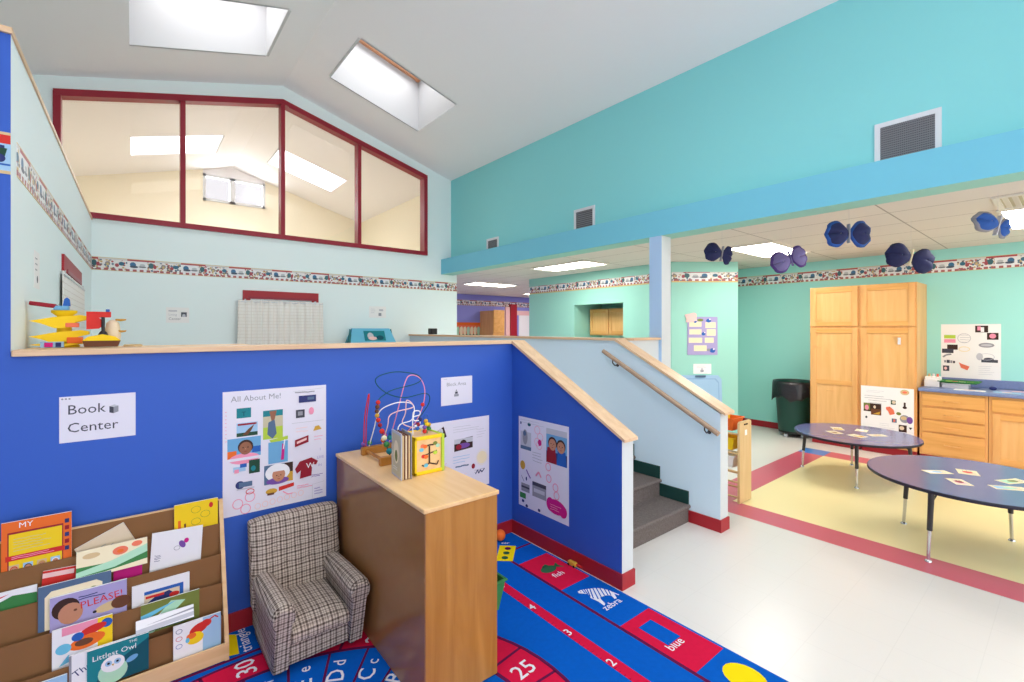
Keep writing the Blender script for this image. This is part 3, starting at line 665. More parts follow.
def d17(s, w, h):
    s.rect(w-.075, 0, .075, h, 'c_lblue'); s.ell(.10, h-.045, .04, .024, 'c_red', rot=.4); s.ell(.13, h-.03, .022, .018, 'c_red'); s.line([(.14, h-.02), (.165, h-.008), (.18, h-.02)], .006, 'c_red'); s.ell(.085, h-.085, .035, .028, 'c_yellow'); s.ell(.07, h-.07, .02, .014, 'c_orange')
    for i in range(3): s.ring(.022, h-.03-.035*i, .012, .01, .002, ('c_navy', 'c_red', 'c_blue')[i])
    s.ell(.055, h-.085, .008, .012, 'c_cyan')
book(.147, .338, .246, 2.70, .16, 'white book with a red dragon at the right of the front pocket', 'c_white', d17)
book(-.33, -.215, .197, 2.70, .12, 'pale blue book low at the left of the front pocket', 'c_lblue', None)

# ---- child's armchair
AX = .716
ac = thing('armchair', (AX, 2.57, 0), "child's armchair in grey tweed plaid beside the wooden cabinet", 'armchair')
b = MB(); b.box(AX-.215, AX+.215, 2.368, 2.83, .035, .17, 'plaid'); b.build('seat_base', ac, bevel=.02, seg=3)
def pillow(x0, x1, y0, y1, z0, z1, crown, m, n=10):
    """Upholstered block: softly crowned top and rounded front edge."""
    b = MB(); vs = []; fs = []
    for j in range(n+1):
        for i in range(n+1):
            u, v = i/n, j/n; e = (1-abs(2*u-1)**4)*(1-abs(2*v-1)**4)
            vs.append((x0+(x1-x0)*u, y0+(y1-y0)*v, z1-crown+crown*e-.014*max(0, 1-v*5)))
    k = (n+1)**2; vs += [(x, y, z0) for x, y, z in vs]
    for j in range(n):
        for i in range(n): a = j*(n+1)+i; fs += [[a, a+1, a+n+2, a+n+1], [k+a, k+a+n+1, k+a+n+2, k+a+1]]
    edge = [i for i in range(n+1)]+[j*(n+1)+n for j in range(1, n+1)]+[n*(n+1)+i for i in range(n-1, -1, -1)]+[j*(n+1) for j in range(n-1, 0, -1)]
    for a, c in zip(edge, edge[1:]+edge[:1]): fs.append([a, k+a, k+c, c])
    return b.add(vs, fs, m, True)
pillow(AX-.148, AX+.148, 2.335, 2.75, .15, .25, .03, 'plaid').build('seat_cushion', ac, bevel=.018, seg=3, angle=.9)
# backrest: wide, raked slab with soft edges and a crowned, tufted front
TUFT = [(-.11, .47), (0, .475), (.11, .47), (-.06, .375), (.055, .38)]
b = MB(); NX, NZ = 24, 24; vs = []; fs = []
for sd in (0, 1):
    for j in range(NZ+1):
        for i in range(NX+1):
            u, v = 2*i/NX-1, j/NZ; w = .228+.006*v; x = w*math.copysign(abs(u)**.9, u); z = .16+.455*v-.012*u**4*v**3
            e = (1-abs(u)**6)*(1-v**8); th = .035+.03*e
            dent = sum(.014*math.exp(-((x-tx)**2+(z-tz)**2)/.0008) for tx, tz in TUFT)+.006*math.exp(-((z-.42)/.012)**2)*e
            yc = 2.765+.06*v
            vs.append((AX+x, yc-th+dent if sd == 0 else yc+.04, z))
K = (NX+1)*(NZ+1)
for j in range(NZ):
    for i in range(NX): a = j*(NX+1)+i; fs += [[a, a+1, a+NX+2, a+NX+1], [K+a, K+a+NX+1, K+a+NX+2, K+a+1]]
edge = [i for i in range(NX+1)]+[j*(NX+1)+NX for j in range(1, NZ+1)]+[NZ*(NX+1)+i for i in range(NX-1, -1, -1)]+[j*(NX+1) for j in range(NZ-1, 0, -1)]
for a, c in zip(edge, edge[1:]+edge[:1]): fs.append([a, K+a, K+c, c])
b.add(vs, fs, 'plaid', True); b.build('backrest', ac, bevel=.012, seg=3, angle=1.0)
for tx, tz in TUFT:
    b = MB(); b.ball((AX+tx, 2.765+.06*(tz-.16)/.455-.054, tz), .009, 'plaid', sy=.6); b.build('tuft_button', ac)
for sx in (-1, 1):
    x = AX+sx*.178
    P = [(x-.036, .04), (x+.036, .04), (x+.040, .29)]+[(x+.055*math.cos(t), .332+.055*math.sin(t)) for t in [-.35+(PI+.7)*k/12 for k in range(13)]]+[(x-.040, .29)]
    b = MB(); n0 = len(P); ys = [2.352, 2.36, 2.38, 2.5, 2.70, 2.78]; sc = [.86, .95, 1, 1, .97, .9]; vs = []
    for y, q in zip(ys, sc): vs += [(x+(px-x)*q, y-.075*max(0, min(1, (pz-.06)/.3))*max(0, 1-(y-2.352)/.4), .2+(pz-.2)*(q if pz > .2 else 1)-.05*(y-2.31)) for px, pz in P]
    fs = [[i*n0+j, i*n0+(j+1) % n0, (i+1)*n0+(j+1) % n0, (i+1)*n0+j] for i in range(len(ys)-1) for j in range(n0)]
    b.add(vs, fs, 'plaid', True); b.add(vs[:n0], [list(range(n0))[::-1]], 'plaid'); b.add(vs[-n0:], [list(range(n0))], 'plaid'); b.build('arm', ac)
for x in (AX-.175, AX+.175):
    for y in (2.40, 2.79):
        b = MB(); b.lathe([(.014, 0), (.018, .01), (.02, .04)], (x, y, .009), 'dark_plastic', 12); b.build('leg', ac)

ac.location.y += .02
# ---- shelf cabinet with its back to the armchair
X0, X1, Y0, Y1, H = .966, 1.350, 1.757, 2.895, .885
cb = thing('shelf_cabinet', ((X0+X1)/2, (Y0+Y1)/2, 0), 'birch toy cabinet with dark back panel beside the plaid armchair', 'cabinet')
b = MB(); b.box(X0-.008, X1+.006, Y0-.008, Y1, H-.02, H, 'birch'); b.build('top_panel', cb, bevel=.004)
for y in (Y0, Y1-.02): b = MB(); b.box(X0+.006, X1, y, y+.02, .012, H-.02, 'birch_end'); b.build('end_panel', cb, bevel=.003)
b = MB(); b.box(X0, X0+.006, Y0, Y1, .012, H-.02, 'hardboard'); b.build('back_panel', cb)
for z in (.04, .20, .43, .66): b = MB(); b.box(X0+.006, X1-.004, Y0+.02, Y1-.02, z, z+.018, 'birch'); b.build('shelf', cb)
b = MB(); b.box(X0+.006, X1-.004, 2.3, 2.318, .058, H-.02, 'birch'); b.build('divider', cb)
for y in (Y0+.03, Y1-.03): b = MB(); b.box(X0+.03, X1-.03, y-.012, y+.012, .0095, .014, 'dark_plastic'); b.build('glide', cb)
cb.rotation_euler = (0, 0, -.012)
# ---- toy bin and ball that show past its open side
def tub(name, c, w, d, h, m, label, cat, group=None, t=.006, taper=.025, tilt=0):
    """Open plastic tub: shell + rim, origin at its base centre."""
    r = thing(name, c, label, cat, group); x, y, z = c
    def ringp(k, zz, ins): return [(x-w/2+k+ins, y-d/2+k+ins, z+zz), (x+w/2-k-ins, y-d/2+k+ins, z+zz), (x+w/2-k-ins, y+d/2-k-ins, z+zz), (x-w/2+k+ins, y+d/2-k-ins, z+zz)]
    b = MB(); o0, o1, i0, i1 = ringp(taper, 0, 0), ringp(0, h, 0), ringp(taper, t, t), ringp(0, h, t)
    b.add(o0+o1+i0+i1, [[3,2,1,0]]+[[j, (j+1)%4, 4+(j+1)%4, 4+j] for j in range(4)]+[[8,9,10,11]]+[[8+(j+1)%4, 8+j, 12+j, 12+(j+1)%4] for j in range(4)]+[[4+j, 4+(j+1)%4, 12+(j+1)%4, 12+j] for j in range(4)], m)
    b.build('shell', r)
    b = MB(); q = [Vector(p) for p in ringp(-.004, h-.004, 0)]; b.tube(q, .006, m, 6, closed=True); b.build('rim', r)
    if tilt: r.rotation_euler = (0, tilt, 0)
    return r
tub('storage_bin', (1.285, 2.02, .2195), .37, .34, .16, 'c_green', 'green plastic bin sticking out of the birch cabinet over the rug', 'bin')
b = MB(); b.ball((2.205, 2.845, .052), .042, 'c_orange'); tag(b.build('toy_ball'), 'small orange ball on the rug in the corner of the blue walls', 'ball')
tr = thing('toy_vehicle', (2.36, 2.225, .009), 'tiny yellow toy lying against the red baseboard by the fish square', 'toy')
b = MB(); b.box(2.345, 2.375, 2.19, 2.26, .012, .04, 'c_gold'); b.build('body', tr, bevel=.006)
b = MB(); b.cyl((2.36, 2.19, .03), (2.36, 2.14, .034), .006, 'c_red', n=8); b.build('handle', tr)
for y in (2.20, 2.25):
    b = MB(); b.cyl((2.342, y, .0165), (2.378, y, .0165), .008, 'c_black', n=10); b.build('wheel', tr)

# ---- bead maze, standing book and activity cube on the cabinet
ZT = .8855
bm_ = thing('bead_maze', (1.19, 2.64, ZT), 'wooden bead maze with coloured wire loops at the wall end of the cabinet', 'toy')
for y0, y1, x0, x1 in ((2.735, 2.765, 1.07, 1.29), (2.455, 2.485, 1.065, 1.30)):
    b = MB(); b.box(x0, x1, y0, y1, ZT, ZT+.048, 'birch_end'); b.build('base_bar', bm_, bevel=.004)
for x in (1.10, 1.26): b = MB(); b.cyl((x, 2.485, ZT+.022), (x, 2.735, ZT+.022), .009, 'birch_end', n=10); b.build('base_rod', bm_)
def wire(pts, m, parent, r=.0034, k=6):
    """Smooth (Catmull-Rom) bent wire."""
    P = [Vector(p) for p in pts]; P = [P[0]]+P+[P[-1]]; out = []
    for i in range(1, len(P)-2):
        for j in range(k):
            t = j/k; a, b_, c, d = P[i-1:i+3]
            out.append(.5*((2*b_)+(c-a)*t+(2*a-5*b_+4*c-d)*t*t+(3*b_-a-3*c+d)*t**3))
    out.append(P[-2]); b = MB(); b.tube(out, r, m, 6); return b.build('wire', parent)
wire([(1.14,2.50,.925),(1.14,2.60,1.03),(1.135,2.67,1.13),(1.151,2.69,1.213),(1.196,2.69,1.252),(1.257,2.69,1.276),(1.393,2.69,1.298),(1.44,2.69,1.325),(1.402,2.69,1.36),(1.30,2.69,1.381),(1.21,2.69,1.379),(1.138,2.69,1.352),(1.148,2.69,1.306),(1.218,2.69,1.25),(1.328,2.69,1.218),(1.478,2.69,1.231),(1.50,2.70,1.16),(1.40,2.74,1.02),(1.27,2.75,.925)], 'c_dteal', bm_)
wire([(1.245,2.75,.925),(1.285,2.70,1.15),(1.328,2.69,1.314),(1.365,2.69,1.356),(1.43,2.69,1.335),(1.466,2.69,1.258),(1.45,2.69,1.146),(1.40,2.72,1.03),(1.28,2.75,.925)], 'c_pink', bm_)
wire([(1.085,2.75,.925),(1.077,2.72,1.1),(1.088,2.69,1.247),(1.094,2.69,1.24),(1.09,2.72,1.1),(1.098,2.75,.925)], 'c_red', bm_)
wire([(1.115,2.75,.925),(1.125,2.69,1.05),(1.15,2.69,1.135),(1.196,2.69,1.173),(1.296,2.69,1.192),(1.385,2.69,1.164),(1.36,2.66,1.08),(1.24,2.6,1.06),(1.19,2.49,.925)], 'c_white', bm_)
wire([(1.20,2.75,.925),(1.211,2.69,1.056),(1.222,2.69,1.113),(1.273,2.69,1.136),(1.385,2.69,1.153),(1.34,2.69,1.20),(1.33,2.69,1.12),(1.31,2.69,1.06),(1.36,2.66,1.03),(1.40,2.6,1.02),(1.255,2.49,.925)], 'c_lpink', bm_)
random.seed(3)
for i, (x, y, z, r, m) in enumerate([(1.150,2.69,1.205,.014,'c_red'),(1.144,2.685,1.18,.014,'c_brown'),(1.138,2.68,1.155,.013,'c_brown'),(1.136,2.672,1.13,.014,'c_gold'),(1.136,2.655,1.105,.014,'c_red'),(1.14,2.51,.948,.018,'c_teal'),(1.14,2.545,.98,.018,'c_green'),(1.14,2.58,1.01,.017,'c_cream'),(1.14,2.61,1.045,.016,'c_red'),(1.138,2.635,1.078,.013,'c_dred'),
        (1.12,2.745,.955,.014,'c_green'),(1.083,2.75,.952,.014,'c_purple'),(1.205,2.74,.96,.016,'c_orange'),(1.21,2.735,.99,.016,'c_magenta'),(1.25,2.74,.97,.018,'c_teal'),(1.255,2.735,1.0,.016,'c_blue'),(1.44,2.67,1.165,.013,'c_red'),(1.28,2.475,.96,.016,'c_blue'),(1.20,2.48,.965,.016,'c_gold')]):
    b = MB(); b.ball((x, y, z), r, m, n=12, k=7); b.build('bead', bm_)
bk = thing('board_book', (1.08, 2.235, ZT), 'thick book standing open on edge in front of the bead maze', 'book')
s = Sheet((1.067, 2.31, ZT), (-.018, -.151, 0), (0, 0, 1), .153, .235, 'c_lgrey', .004); s.rect(.012, .012, .13, .21, 'c_sand'); s.ell(.075, .13, .04, .06, 'c_cream'); s.ell(.075, .11, .02, .03, 'c_olive'); s.scrib(.03, .05, .09, 2, 'c_white', .012, .003); s.build('front_cover', bk)
b = MB()
for i, (mm, hh) in enumerate((('c_tan', .222), ('c_brown', .225), ('c_ltan', .22), ('c_brown', .224), ('c_tan', .218))):
    x = 1.052+i*.0085; b.prism([(x, 2.16, ZT+.002), (x+.0075, 2.16, ZT+.002), (x+.024, 2.31, ZT+.002), (x+.018, 2.31, ZT+.002)], (0, 0, hh), mm)
b.build('pages', bk)
b = MB(); b.prism([(1.097, 2.156, ZT), (1.102, 2.156, ZT), (1.124, 2.31, ZT), (1.119, 2.31, ZT)], (0, 0, .23), 'c_grey'); b.build('back_cover', bk)
cu = thing('activity_cube', (1.212, 2.265, ZT), 'wooden activity cube with yellow and green edges and a bead tree', 'toy')
x0, x1, y0, y1, zc = 1.13, 1.30, 2.18, 2.35, ZT+.2
b = MB(); b.box(x0+.008, x1-.008, y0+.004, y1-.004, ZT+.006, zc-.004, 'birch'); b.build('body', cu)
b = MB()
for z in (ZT, zc-.018): b.box(x0, x1, y0-.004, y0+.012, z, z+.018, 'c_yellow'); b.box(x0, x1, y1-.012, y1+.004, z, z+.018, 'c_yellow')
b.box(x0, x0+.012, y0-.004, y1+.004, ZT, zc, 'c_yellow'); b.build('edge_frame', cu, bevel=.003)
b = MB(); b.box(x1-.012, x1+.006, y0-.006, y1+.006, ZT, zc, 'c_lime'); b.build('side_frame', cu, bevel=.004)
s = Sheet((x0+.012, y0+.003, ZT+.02), (1,0,0), (0,0,1), .146, .16, None)
tk = 'c_dbrown'
s.line([(.075,.03),(.075,.125)], .009, tk); s.line([(.045,.125),(.075,.13),(.10,.128)], .007, tk); s.line([(.05,.08),(.075,.085),(.12,.095)], .006, tk); s.line([(.03,.03),(.05,.02),(.075,.035),(.12,.02),(.13,.04)], .007, tk)
for x, y, m in ((.035,.13,'c_coral'),(.05,.125,'c_orange'),(.028,.11,'c_cyan'),(.11,.135,'c_olive'),(.125,.12,'c_mint'),(.04,.075,'c_red'),(.055,.07,'c_orange'),(.11,.085,'c_lime'),(.055,.025,'c_cyan')): s.ell(x, y, .013, .010, m)
s.build('tree_panel', cu)
def cw(pts, m): return wire(pts, m, cu, .003)
cw([(1.155,2.25,zc),(1.155,2.25,zc+.10),(1.165,2.25,zc+.125),(1.20,2.26,zc+.12),(1.20,2.26,zc+.10),(1.16,2.25,zc+.095),(1.165,2.25,zc+.075),(1.20,2.26,zc+.07),(1.20,2.26,zc+.05),(1.165,2.25,zc+.045),(1.21,2.26,zc+.03),(1.215,2.26,zc)], 'c_white')
cw([(1.25,2.30,zc),(1.25,2.30,zc+.075),(1.262,2.30,zc+.09),(1.275,2.30,zc+.075),(1.275,2.29,zc)], 'c_blue')
cw([(1.22,2.24,zc),(1.22,2.24,zc+.05),(1.225,2.24,zc+.065),(1.235,2.24,zc+.05),(1.235,2.24,zc)], 'c_green')
for x, y, z, m in ((1.22,2.24,zc+.012,'c_red'),(1.22,2.24,zc+.034,'c_purple'),(1.232,2.24,zc+.05,'c_yellow'),(1.228,2.24,zc+.066,'c_gold'),(1.275,2.29,zc+.012,'c_green'),(1.275,2.29,zc+.034,'c_gold'),(1.19,2.26,zc+.05,'c_dred'),(1.185,2.255,zc+.03,'c_blue'),(1.205,2.26,zc+.075,'c_navy')):
    b = MB(); b.ball((x, y, z), .012, m, n=10, k=6); b.build('bead', cu)

# ---- papers on the blue walls
def paper(name, s, label, cat, group=None): o = s.build(name); return tag(o, label, cat, group)
U = V(0, 0, 1)
s = Sheet((-.259, YB-.0005, 1.13), (1,0,0), (0,0,1), .269, .21)
s.txt('Book', .025, .128, .062, 'c_ink'); s.txt('Center', .025, .045, .062, 'c_ink'); s.pg([(.172,.122),(.187,.117),(.187,.147),(.172,.152)], 'c_ink'); s.pg([(.187,.117),(.205,.124),(.205,.152),(.187,.147)], 'c_grey'); s.pg([(.172,.152),(.187,.147),(.205,.152),(.19,.159)], 'c_lgrey')
for i in range(3): s.ell(.01+.012*i, .200, .004, .004, 'c_grey')
paper('sign', s, 'white Book Center sign on the blue wall', 'sign')
def photo(s, x, y, w, h, bg, fg=None, extra=None):
    s.rect(x, y, w, h, bg)
    if fg: s.rect(x, y, w, h*.35, fg)
    if extra: extra(x, y, w, h)
def poster1():
    s = Sheet((.375, YB-.0005, .626), (1,0,0), (0,0,1), .543, .682)
    f = .543/100; W = lambda u: u*f; Hh = .682
    # layout in percent of the poster (u from left, v from top)
    R_ = lambda u0, v0, u1, v1, m: s.rect(W(u0), Hh*(1-v1/100), W(u1-u0), Hh*(v1-v0)/100, m)
    Pt = lambda u, v: (W(u), Hh*(1-v/100))
    s.txt('All About Me!', *Pt(7, 8.5), .044, 'c_grey')
    R_(12, 14, 25, 22, 'c_teal'); s.txt('T', *Pt(16.5, 20.5), .035, 'c_dteal')
    R_(12, 26, 31, 37, 'c_lblue'); R_(12, 34, 31, 37, 'c_dgreen'); s.pg([Pt(17,36), Pt(23,31), Pt(28,28), Pt(25,33), Pt(22,36)], 'c_brown'); R_(13, 26.5, 30, 28, 'c_dred')
    R_(4, 38, 34, 54, 'c_sky'); R_(4, 48, 12, 54, 'c_orange'); R_(26, 46, 34, 51, 'c_blue'); s.ell(*Pt(19, 55), .075, .03, 'c_pink', n=20); face(s, *Pt(20, 46.5), .037, 'c_dskin')
    R_(0, 54, 36, 56.2, 'paper')
    R_(36, 18, 55, 42, 'c_sand'); R_(36, 18, 55, 23, 'c_teal'); R_(36, 32, 55, 42, 'c_lime'); s.pg([Pt(42,19), Pt(49,18.5), Pt(47,26), Pt(44,27)], 'c_dskin'); s.pg([Pt(41,28), Pt(47,26), Pt(49,38), Pt(45,42), Pt(40,38)], 'c_bluegrey')
    s.pg([Pt(42,43), Pt(60,41), Pt(60,44), Pt(44,46)], 'c_lime'); R_(41, 45, 60, 63, 'c_sky'); s.pg([Pt(53,61), Pt(56,61), Pt(57,49), Pt(54.5,47)], 'c_magenta'); s.line([Pt(55.5,52), Pt(57,44)], .006, 'c_white')
    R_(37, 64, 65, 80, 'c_bluegrey'); R_(57, 64, 65, 72, 'c_dbrown'); R_(57, 72, 65, 80, 'c_gold'); s.ell(*Pt(50, 71), .065, .05, 'c_white'); s.ell(*Pt(50, 78), .06, .02, 'c_purple'); face(s, *Pt(51, 74), .034, 'c_skin', 'c_skin'); s.pg([Pt(41,72), Pt(47,66), Pt(57,66), Pt(62,73), Pt(56,70), Pt(46,70)], 'c_white')
    R_(9, 61, 20, 65, 'c_lblue'); R_(15, 59, 21, 62, 'c_blue'); R_(10, 63, 14, 66, 'c_pink'); R_(23, 57, 33, 68, 'c_dgreen'); s.ell(*Pt(27, 64), .012, .015, 'c_teal')
    s.ell(*Pt(15, 76), .022, .022, 'c_navy'); R_(14, 74, 26, 78, 'c_bluegrey'); R_(12, 79, 28, 80, 'c_lgrey')
    for u, v in ((24, 89), (13, 93), (20, 98)): s.ring(*Pt(u, v-2), .024, .026, .004, 'c_pink')
    s.ring(*Pt(24, 82.5), .02, .014, .004, 'c_red')
    s.ell(*Pt(44, 86), .03, .016, 'c_gold'); s.rect(*Pt(40, 89), .035, .012, 'c_brown'); s.pg([Pt(51,83.5), Pt(66,82), Pt(66,85), Pt(51,87)], 'c_red'); s.line([Pt(55,88), Pt(60,91), Pt(65,91)], .006, 'c_pink')
    for k in range(7): s.ring(*Pt(31+7*k, 96-.6*k), .014, .016, .003, 'c_lpink')
    s.line([Pt(65,4), Pt(97,2.5)], .002, 'c_lgrey'); s.scrib(*Pt(67, 5), .13, 1, 'c_grey', .02, .006); R_(71, 8, 89, 14, 'c_navy'); R_(80, 9.5, 87, 12, 'c_bluegrey')
    R_(68, 20, 77, 27, 'c_ink'); R_(70, 21.5, 75, 25, 'c_grey'); s.ell(*Pt(84, 22), .015, .022, 'c_pink'); R_(64, 31, 97, 31.4, 'c_lgrey')
    s.scrib(*Pt(68, 36), .09, 2, 'c_lpink', .02); s.pg([Pt(86,40), Pt(88,36), Pt(92,35.5), Pt(95,39)], 'c_gold'); s.pg([Pt(67,46), Pt(81,43), Pt(81,49), Pt(67,52)], 'c_dred'); s.pg([Pt(69,47.5), Pt(79,45), Pt(79,47), Pt(69,49.5)], 'c_lpink'); s.scrib(*Pt(87, 45), .05, 2, 'c_pink', .02)
    # sports shirt drawing (the figure itself is left out)
    s.pg([Pt(67,71), Pt(72,65), Pt(84,63), Pt(91,67), Pt(89,70), Pt(85,69), Pt(84,79), Pt(72,80), Pt(73,73), Pt(69,75)], 'c_dred'); s.txt('W', *Pt(78.5, 72), .045, 'c_white')
    for i, t in enumerate(('I', 'LIVE', 'IN')): s.txt(t, *Pt((93, 90, 91)[i], 58+7*i), .022, 'c_lilac')
    s.scrib(*Pt(84, 79), .07, 2, 'c_purple', .008)
    s.scrib(*Pt(69, 86), .09, 2, 'c_pink', .012, .004)
    s.line([Pt(85,99), Pt(85,87), Pt(98,86)], .002, 'c_lgrey'); s.scrib(*Pt(87, 91), .05, 3, 'c_lilac', .016, .005)
    s.scrib(*Pt(2, 16), .008, 9, 'c_pink', .02)
    return s
paper('poster', poster1(), 'large All About Me poster with baby photos above the armchair', 'poster', 'posters about children')
s = Sheet((1.729, YB-.0005, 1.09), (1,0,0), (0,0,1), .271, .206); s.txt('Block Area', .045, .14, .038, 'c_grey'); s.pg([(.11,.06),(.15,.06),(.15,.078),(.11,.078)], 'c_grey'); s.pg([(.118,.08),(.142,.08),(.142,.095),(.118,.095)], 'c_ink'); s.pg([(.122,.097),(.138,.097),(.13,.115)], 'c_grey'); s.rect(.02, .19, .03, .004, 'c_lgrey')
paper('sign', s, 'white Block Area sign over the poster behind the toys', 'sign')
s = Sheet((1.56, YB-.0005, .44), (1,0,0), (0,0,1), .60, .535)
W = .60; Hh = .535
s.pg([(.165,.40),(.215,.425),(.19,.50),(.14,.475)], 'c_dbrown'); s.ell(.165,.465,.02,.025,'c_lgrey'); s.pg([(.28,.30),(.445,.31),(.445,.395),(.28,.385)], 'c_dbrown'); s.rect(.28, .355, .165, .035, 'c_lgrey'); s.ell(.36,.35,.03,.03,'c_dbrown'); s.ell(.36,.335,.06,.02,'c_purple'); s.ell(.32,.33,.025,.02,'c_dred')
s.scrib(.27,.48,.26,3,'c_lgrey',.018); s.scrib(.04,.47,.09,4,'c_lgrey',.022); s.scrib(.48,.44,.09,4,'c_lgrey',.02); s.scrib(.12,.29,.09,1,'c_pink',.02,.012); s.scrib(.10,.245,.12,2,'c_pink',.02); s.scrib(.27,.26,.16,3,'c_lblue',.022,.004); s.scrib(.29,.185,.13,1,'c_bluegrey',.02,.01); s.ell(.45,.165,.016,.02,'c_dred'); s.ring(.53,.22,.05,.06,.003,'c_cream'); s.ell(.53,.22,.045,.05,'c_cream'); s.line([(.47,.10),(.49,.13),(.50,.10),(.515,.125),(.53,.105),(.555,.13)],.008,'c_navy'); s.scrib(.46,.13,.11,2,'c_grey',.016); s.scrib(.30,.12,.1,4,'c_lpink',.02)
paper('poster', s, 'white handwritten poster on the blue wall behind the activity cube', 'poster', 'posters about children')
s = Sheet((2.3945, 2.843, .25), (0,-1,0), (0,0,1), .55, .705)
W, Hh = .55, .705
Pt = lambda u, v: (W*u/100, Hh*(1-v/100))
def RR(u0, v0, u1, v1, m): s.rect(*Pt(u0, v1), W*(u1-u0)/100, Hh*(v1-v0)/100, m)
RR(4, 16, 27, 34, 'c_lgrey'); s.ell(*Pt(14, 22), .03, .06, 'c_grey'); s.ell(*Pt(13, 18), .018, .02, 'c_bluegrey'); RR(4, 32, 27, 36, 'c_bluegrey')
RR(58, 6, 97, 42, 'c_sky'); RR(58, 6, 97, 12, 'c_lgrey'); RR(58, 30, 97, 42, 'c_navy'); s.pg([Pt(58,42), Pt(60,26), Pt(75,24), Pt(78,42)], 'c_dred'); s.pg([Pt(78,42), Pt(80,27), Pt(94,27), Pt(97,42)], 'c_blue'); face(s, *Pt(70, 22), .045); face(s, *Pt(86, 23), .045)
for v, u in ((11, 40), (18, 46), (27, 44), (24, 40)): s.ring(*Pt(u, v), .03, .03, .004, 'c_pink')
s.ell(*Pt(45, 24), .02, .025, 'c_magenta'); s.ell(*Pt(5, 7), .008, .012, 'c_navy'); s.ell(*Pt(23, 7), .02, .014, 'c_dteal'); s.scrib(*Pt(30, 36), .12, 4, 'c_grey', .022)
s.ell(*Pt(9, 54), .03, .035, 'c_gold'); s.line([Pt(17,58), Pt(22,63), Pt(26,66)], .012, 'c_purple'); s.line([Pt(37,61), Pt(43,56), Pt(48,61)], .014, 'c_pink'); s.ell(*Pt(17,68), .008, .016, 'c_navy'); s.line([Pt(6,66), Pt(12,72)], .004, 'c_navy')
RR(6, 74, 24, 83, 'c_grey'); RR(6, 77, 24, 79, 'c_ink'); RR(30, 68, 58, 84, 'c_grey'); RR(30, 68, 58, 72, 'c_ink'); RR(33, 75, 55, 79, 'c_lgrey'); RR(3, 85, 16, 91, 'c_green')
for u, v in ((62, 47), (63, 59), (76, 66), (78, 74)): s.ring(*Pt(u, v), .026, .028, .007, 'c_pink')
s.ell(*Pt(77, 86), .10, .055, 'c_magenta'); s.ell(*Pt(66, 85), .04, .05, 'c_magenta'); s.ell(*Pt(90, 88), .04, .045, 'c_magenta'); s.scrib(*Pt(66, 85), .12, 3, 'c_pink', .016, .004)
for u, v in ((10, 94), (18, 98), (44, 97)): s.ell(*Pt(u, v), .015, .012, 'c_navy')
s.scrib(*Pt(5, 3), .3, 2, 'c_lgrey', .02)
paper('poster', s, 'poster with magenta scribble and a couple photo on the sloping stair wall', 'poster', 'posters about children')
# ---- things on the ledge side of the upper level
lu = thing('toy_shelf', (.05, 3.24, .6), 'low pale shelf unit hidden behind the blue ledge wall', 'shelf')
b = MB(); b.box(-.40, .55, 3.06, 3.42, 1.535, 1.555, 'birch'); b.build('top_panel', lu)
for x in (-.385, .07, .53): b = MB(); b.box(x, x+.02, 3.06, 3.42, .6, 1.535, 'birch'); b.build('side_panel', lu)
for z in (.64, 1.05): b = MB(); b.box(-.365, .53, 3.07, 3.41, z, z+.018, 'birch'); b.build('shelf', lu)
# yellow ramp tower
zt = 1.556
rt = thing('ramp_toy', (-.28, 3.18, zt), 'yellow plastic ramp tower toy with red and blue pieces on the ledge', 'toy')
def ramp(x0, x1, y, z, dz, m, name='ramp'):
    b = MB(); n = 10; P = []
    for i in range(n+1):
        t = i/n; w = .012+.05*math.sin(PI*min(1, t*1.15))**.6*1 if t < .87 else .045
        P.append((x0+(x1-x0)*t, w, z+dz*math.sin(PI*t*.5)))
    top = [(x, y-w, zz) for x, w, zz in P]; bot = [(x, y+w, zz) for x, w, zz in P]
    vs = []; fs = []
    for (a, c) in zip(top, bot): vs += [a, c, (a[0], a[1], a[2]-.02), (c[0], c[1], c[2]-.02)]
    for i in range(n):
        k = i*4; fs += [[k, k+4, k+5, k+1], [k+2, k+3, k+7, k+6], [k, k+2, k+6, k+4], [k+1, k+5, k+7, k+3]]
    fs += [[0, 1, 3, 2], [n*4, n*4+2, n*4+3, n*4+1]]
    b.add(vs, fs, m, True); return b.build(name, rt, bevel=.004)
for z, q in ((1.69, 1), (1.612, 1), (1.572, .55)):     # pointed leaf-shaped chutes, thick in the middle
    b = MB(); b.prism([(-.385, 3.125, z), (-.30, 3.125, z+.020*q), (-.20, 3.125, z+.032*q), (-.168, 3.125, z+.026*q), (-.168, 3.125, z+.010*q), (-.215, 3.125, z-.004*q), (-.25, 3.125, z-.034*q*(.4 if z < 1.6 else 1)), (-.295, 3.125, z-.036*q*(.4 if z < 1.6 else 1)), (-.345, 3.125, z-.012*q)], (0, .10, 0), 'c_yellow'); b.build('ramp', rt, bevel=.008, seg=3)
b = MB(); b.lathe([(.06, 0), (.06, .010), (.030, .02), (.028, .16), (.05, .178), (.05, .19)], (-.265, 3.20, zt), 'c_yellow', 20); b.build('post', rt)
b = MB(); b.box(-.255, -.205, 3.118, 3.16, zt+.103, zt+.125, 'c_coral'); b.box(-.25, -.19, 3.118, 3.16, zt+.022, zt+.052, 'c_orange'); b.build('stopper', rt, bevel=.003)
b = MB(); b.obox((-.338, 3.17, 1.772), (.048, 0, -.007), (0, .03, 0), (.002, 0, .010), 'c_dred'); b.build('top_chute', rt, bevel=.004)
b = MB(); b.box(-.30, -.245, 3.14, 3.21, 1.746, 1.768, 'c_sky'); b.prism([(-.268, 3.16, 1.768), (-.240, 3.16, 1.768), (-.243, 3.16, 1.803), (-.252, 3.16, 1.812), (-.262, 3.16, 1.803)], (0, .03, 0), 'c_blue'); b.build('starter', rt, bevel=.003)
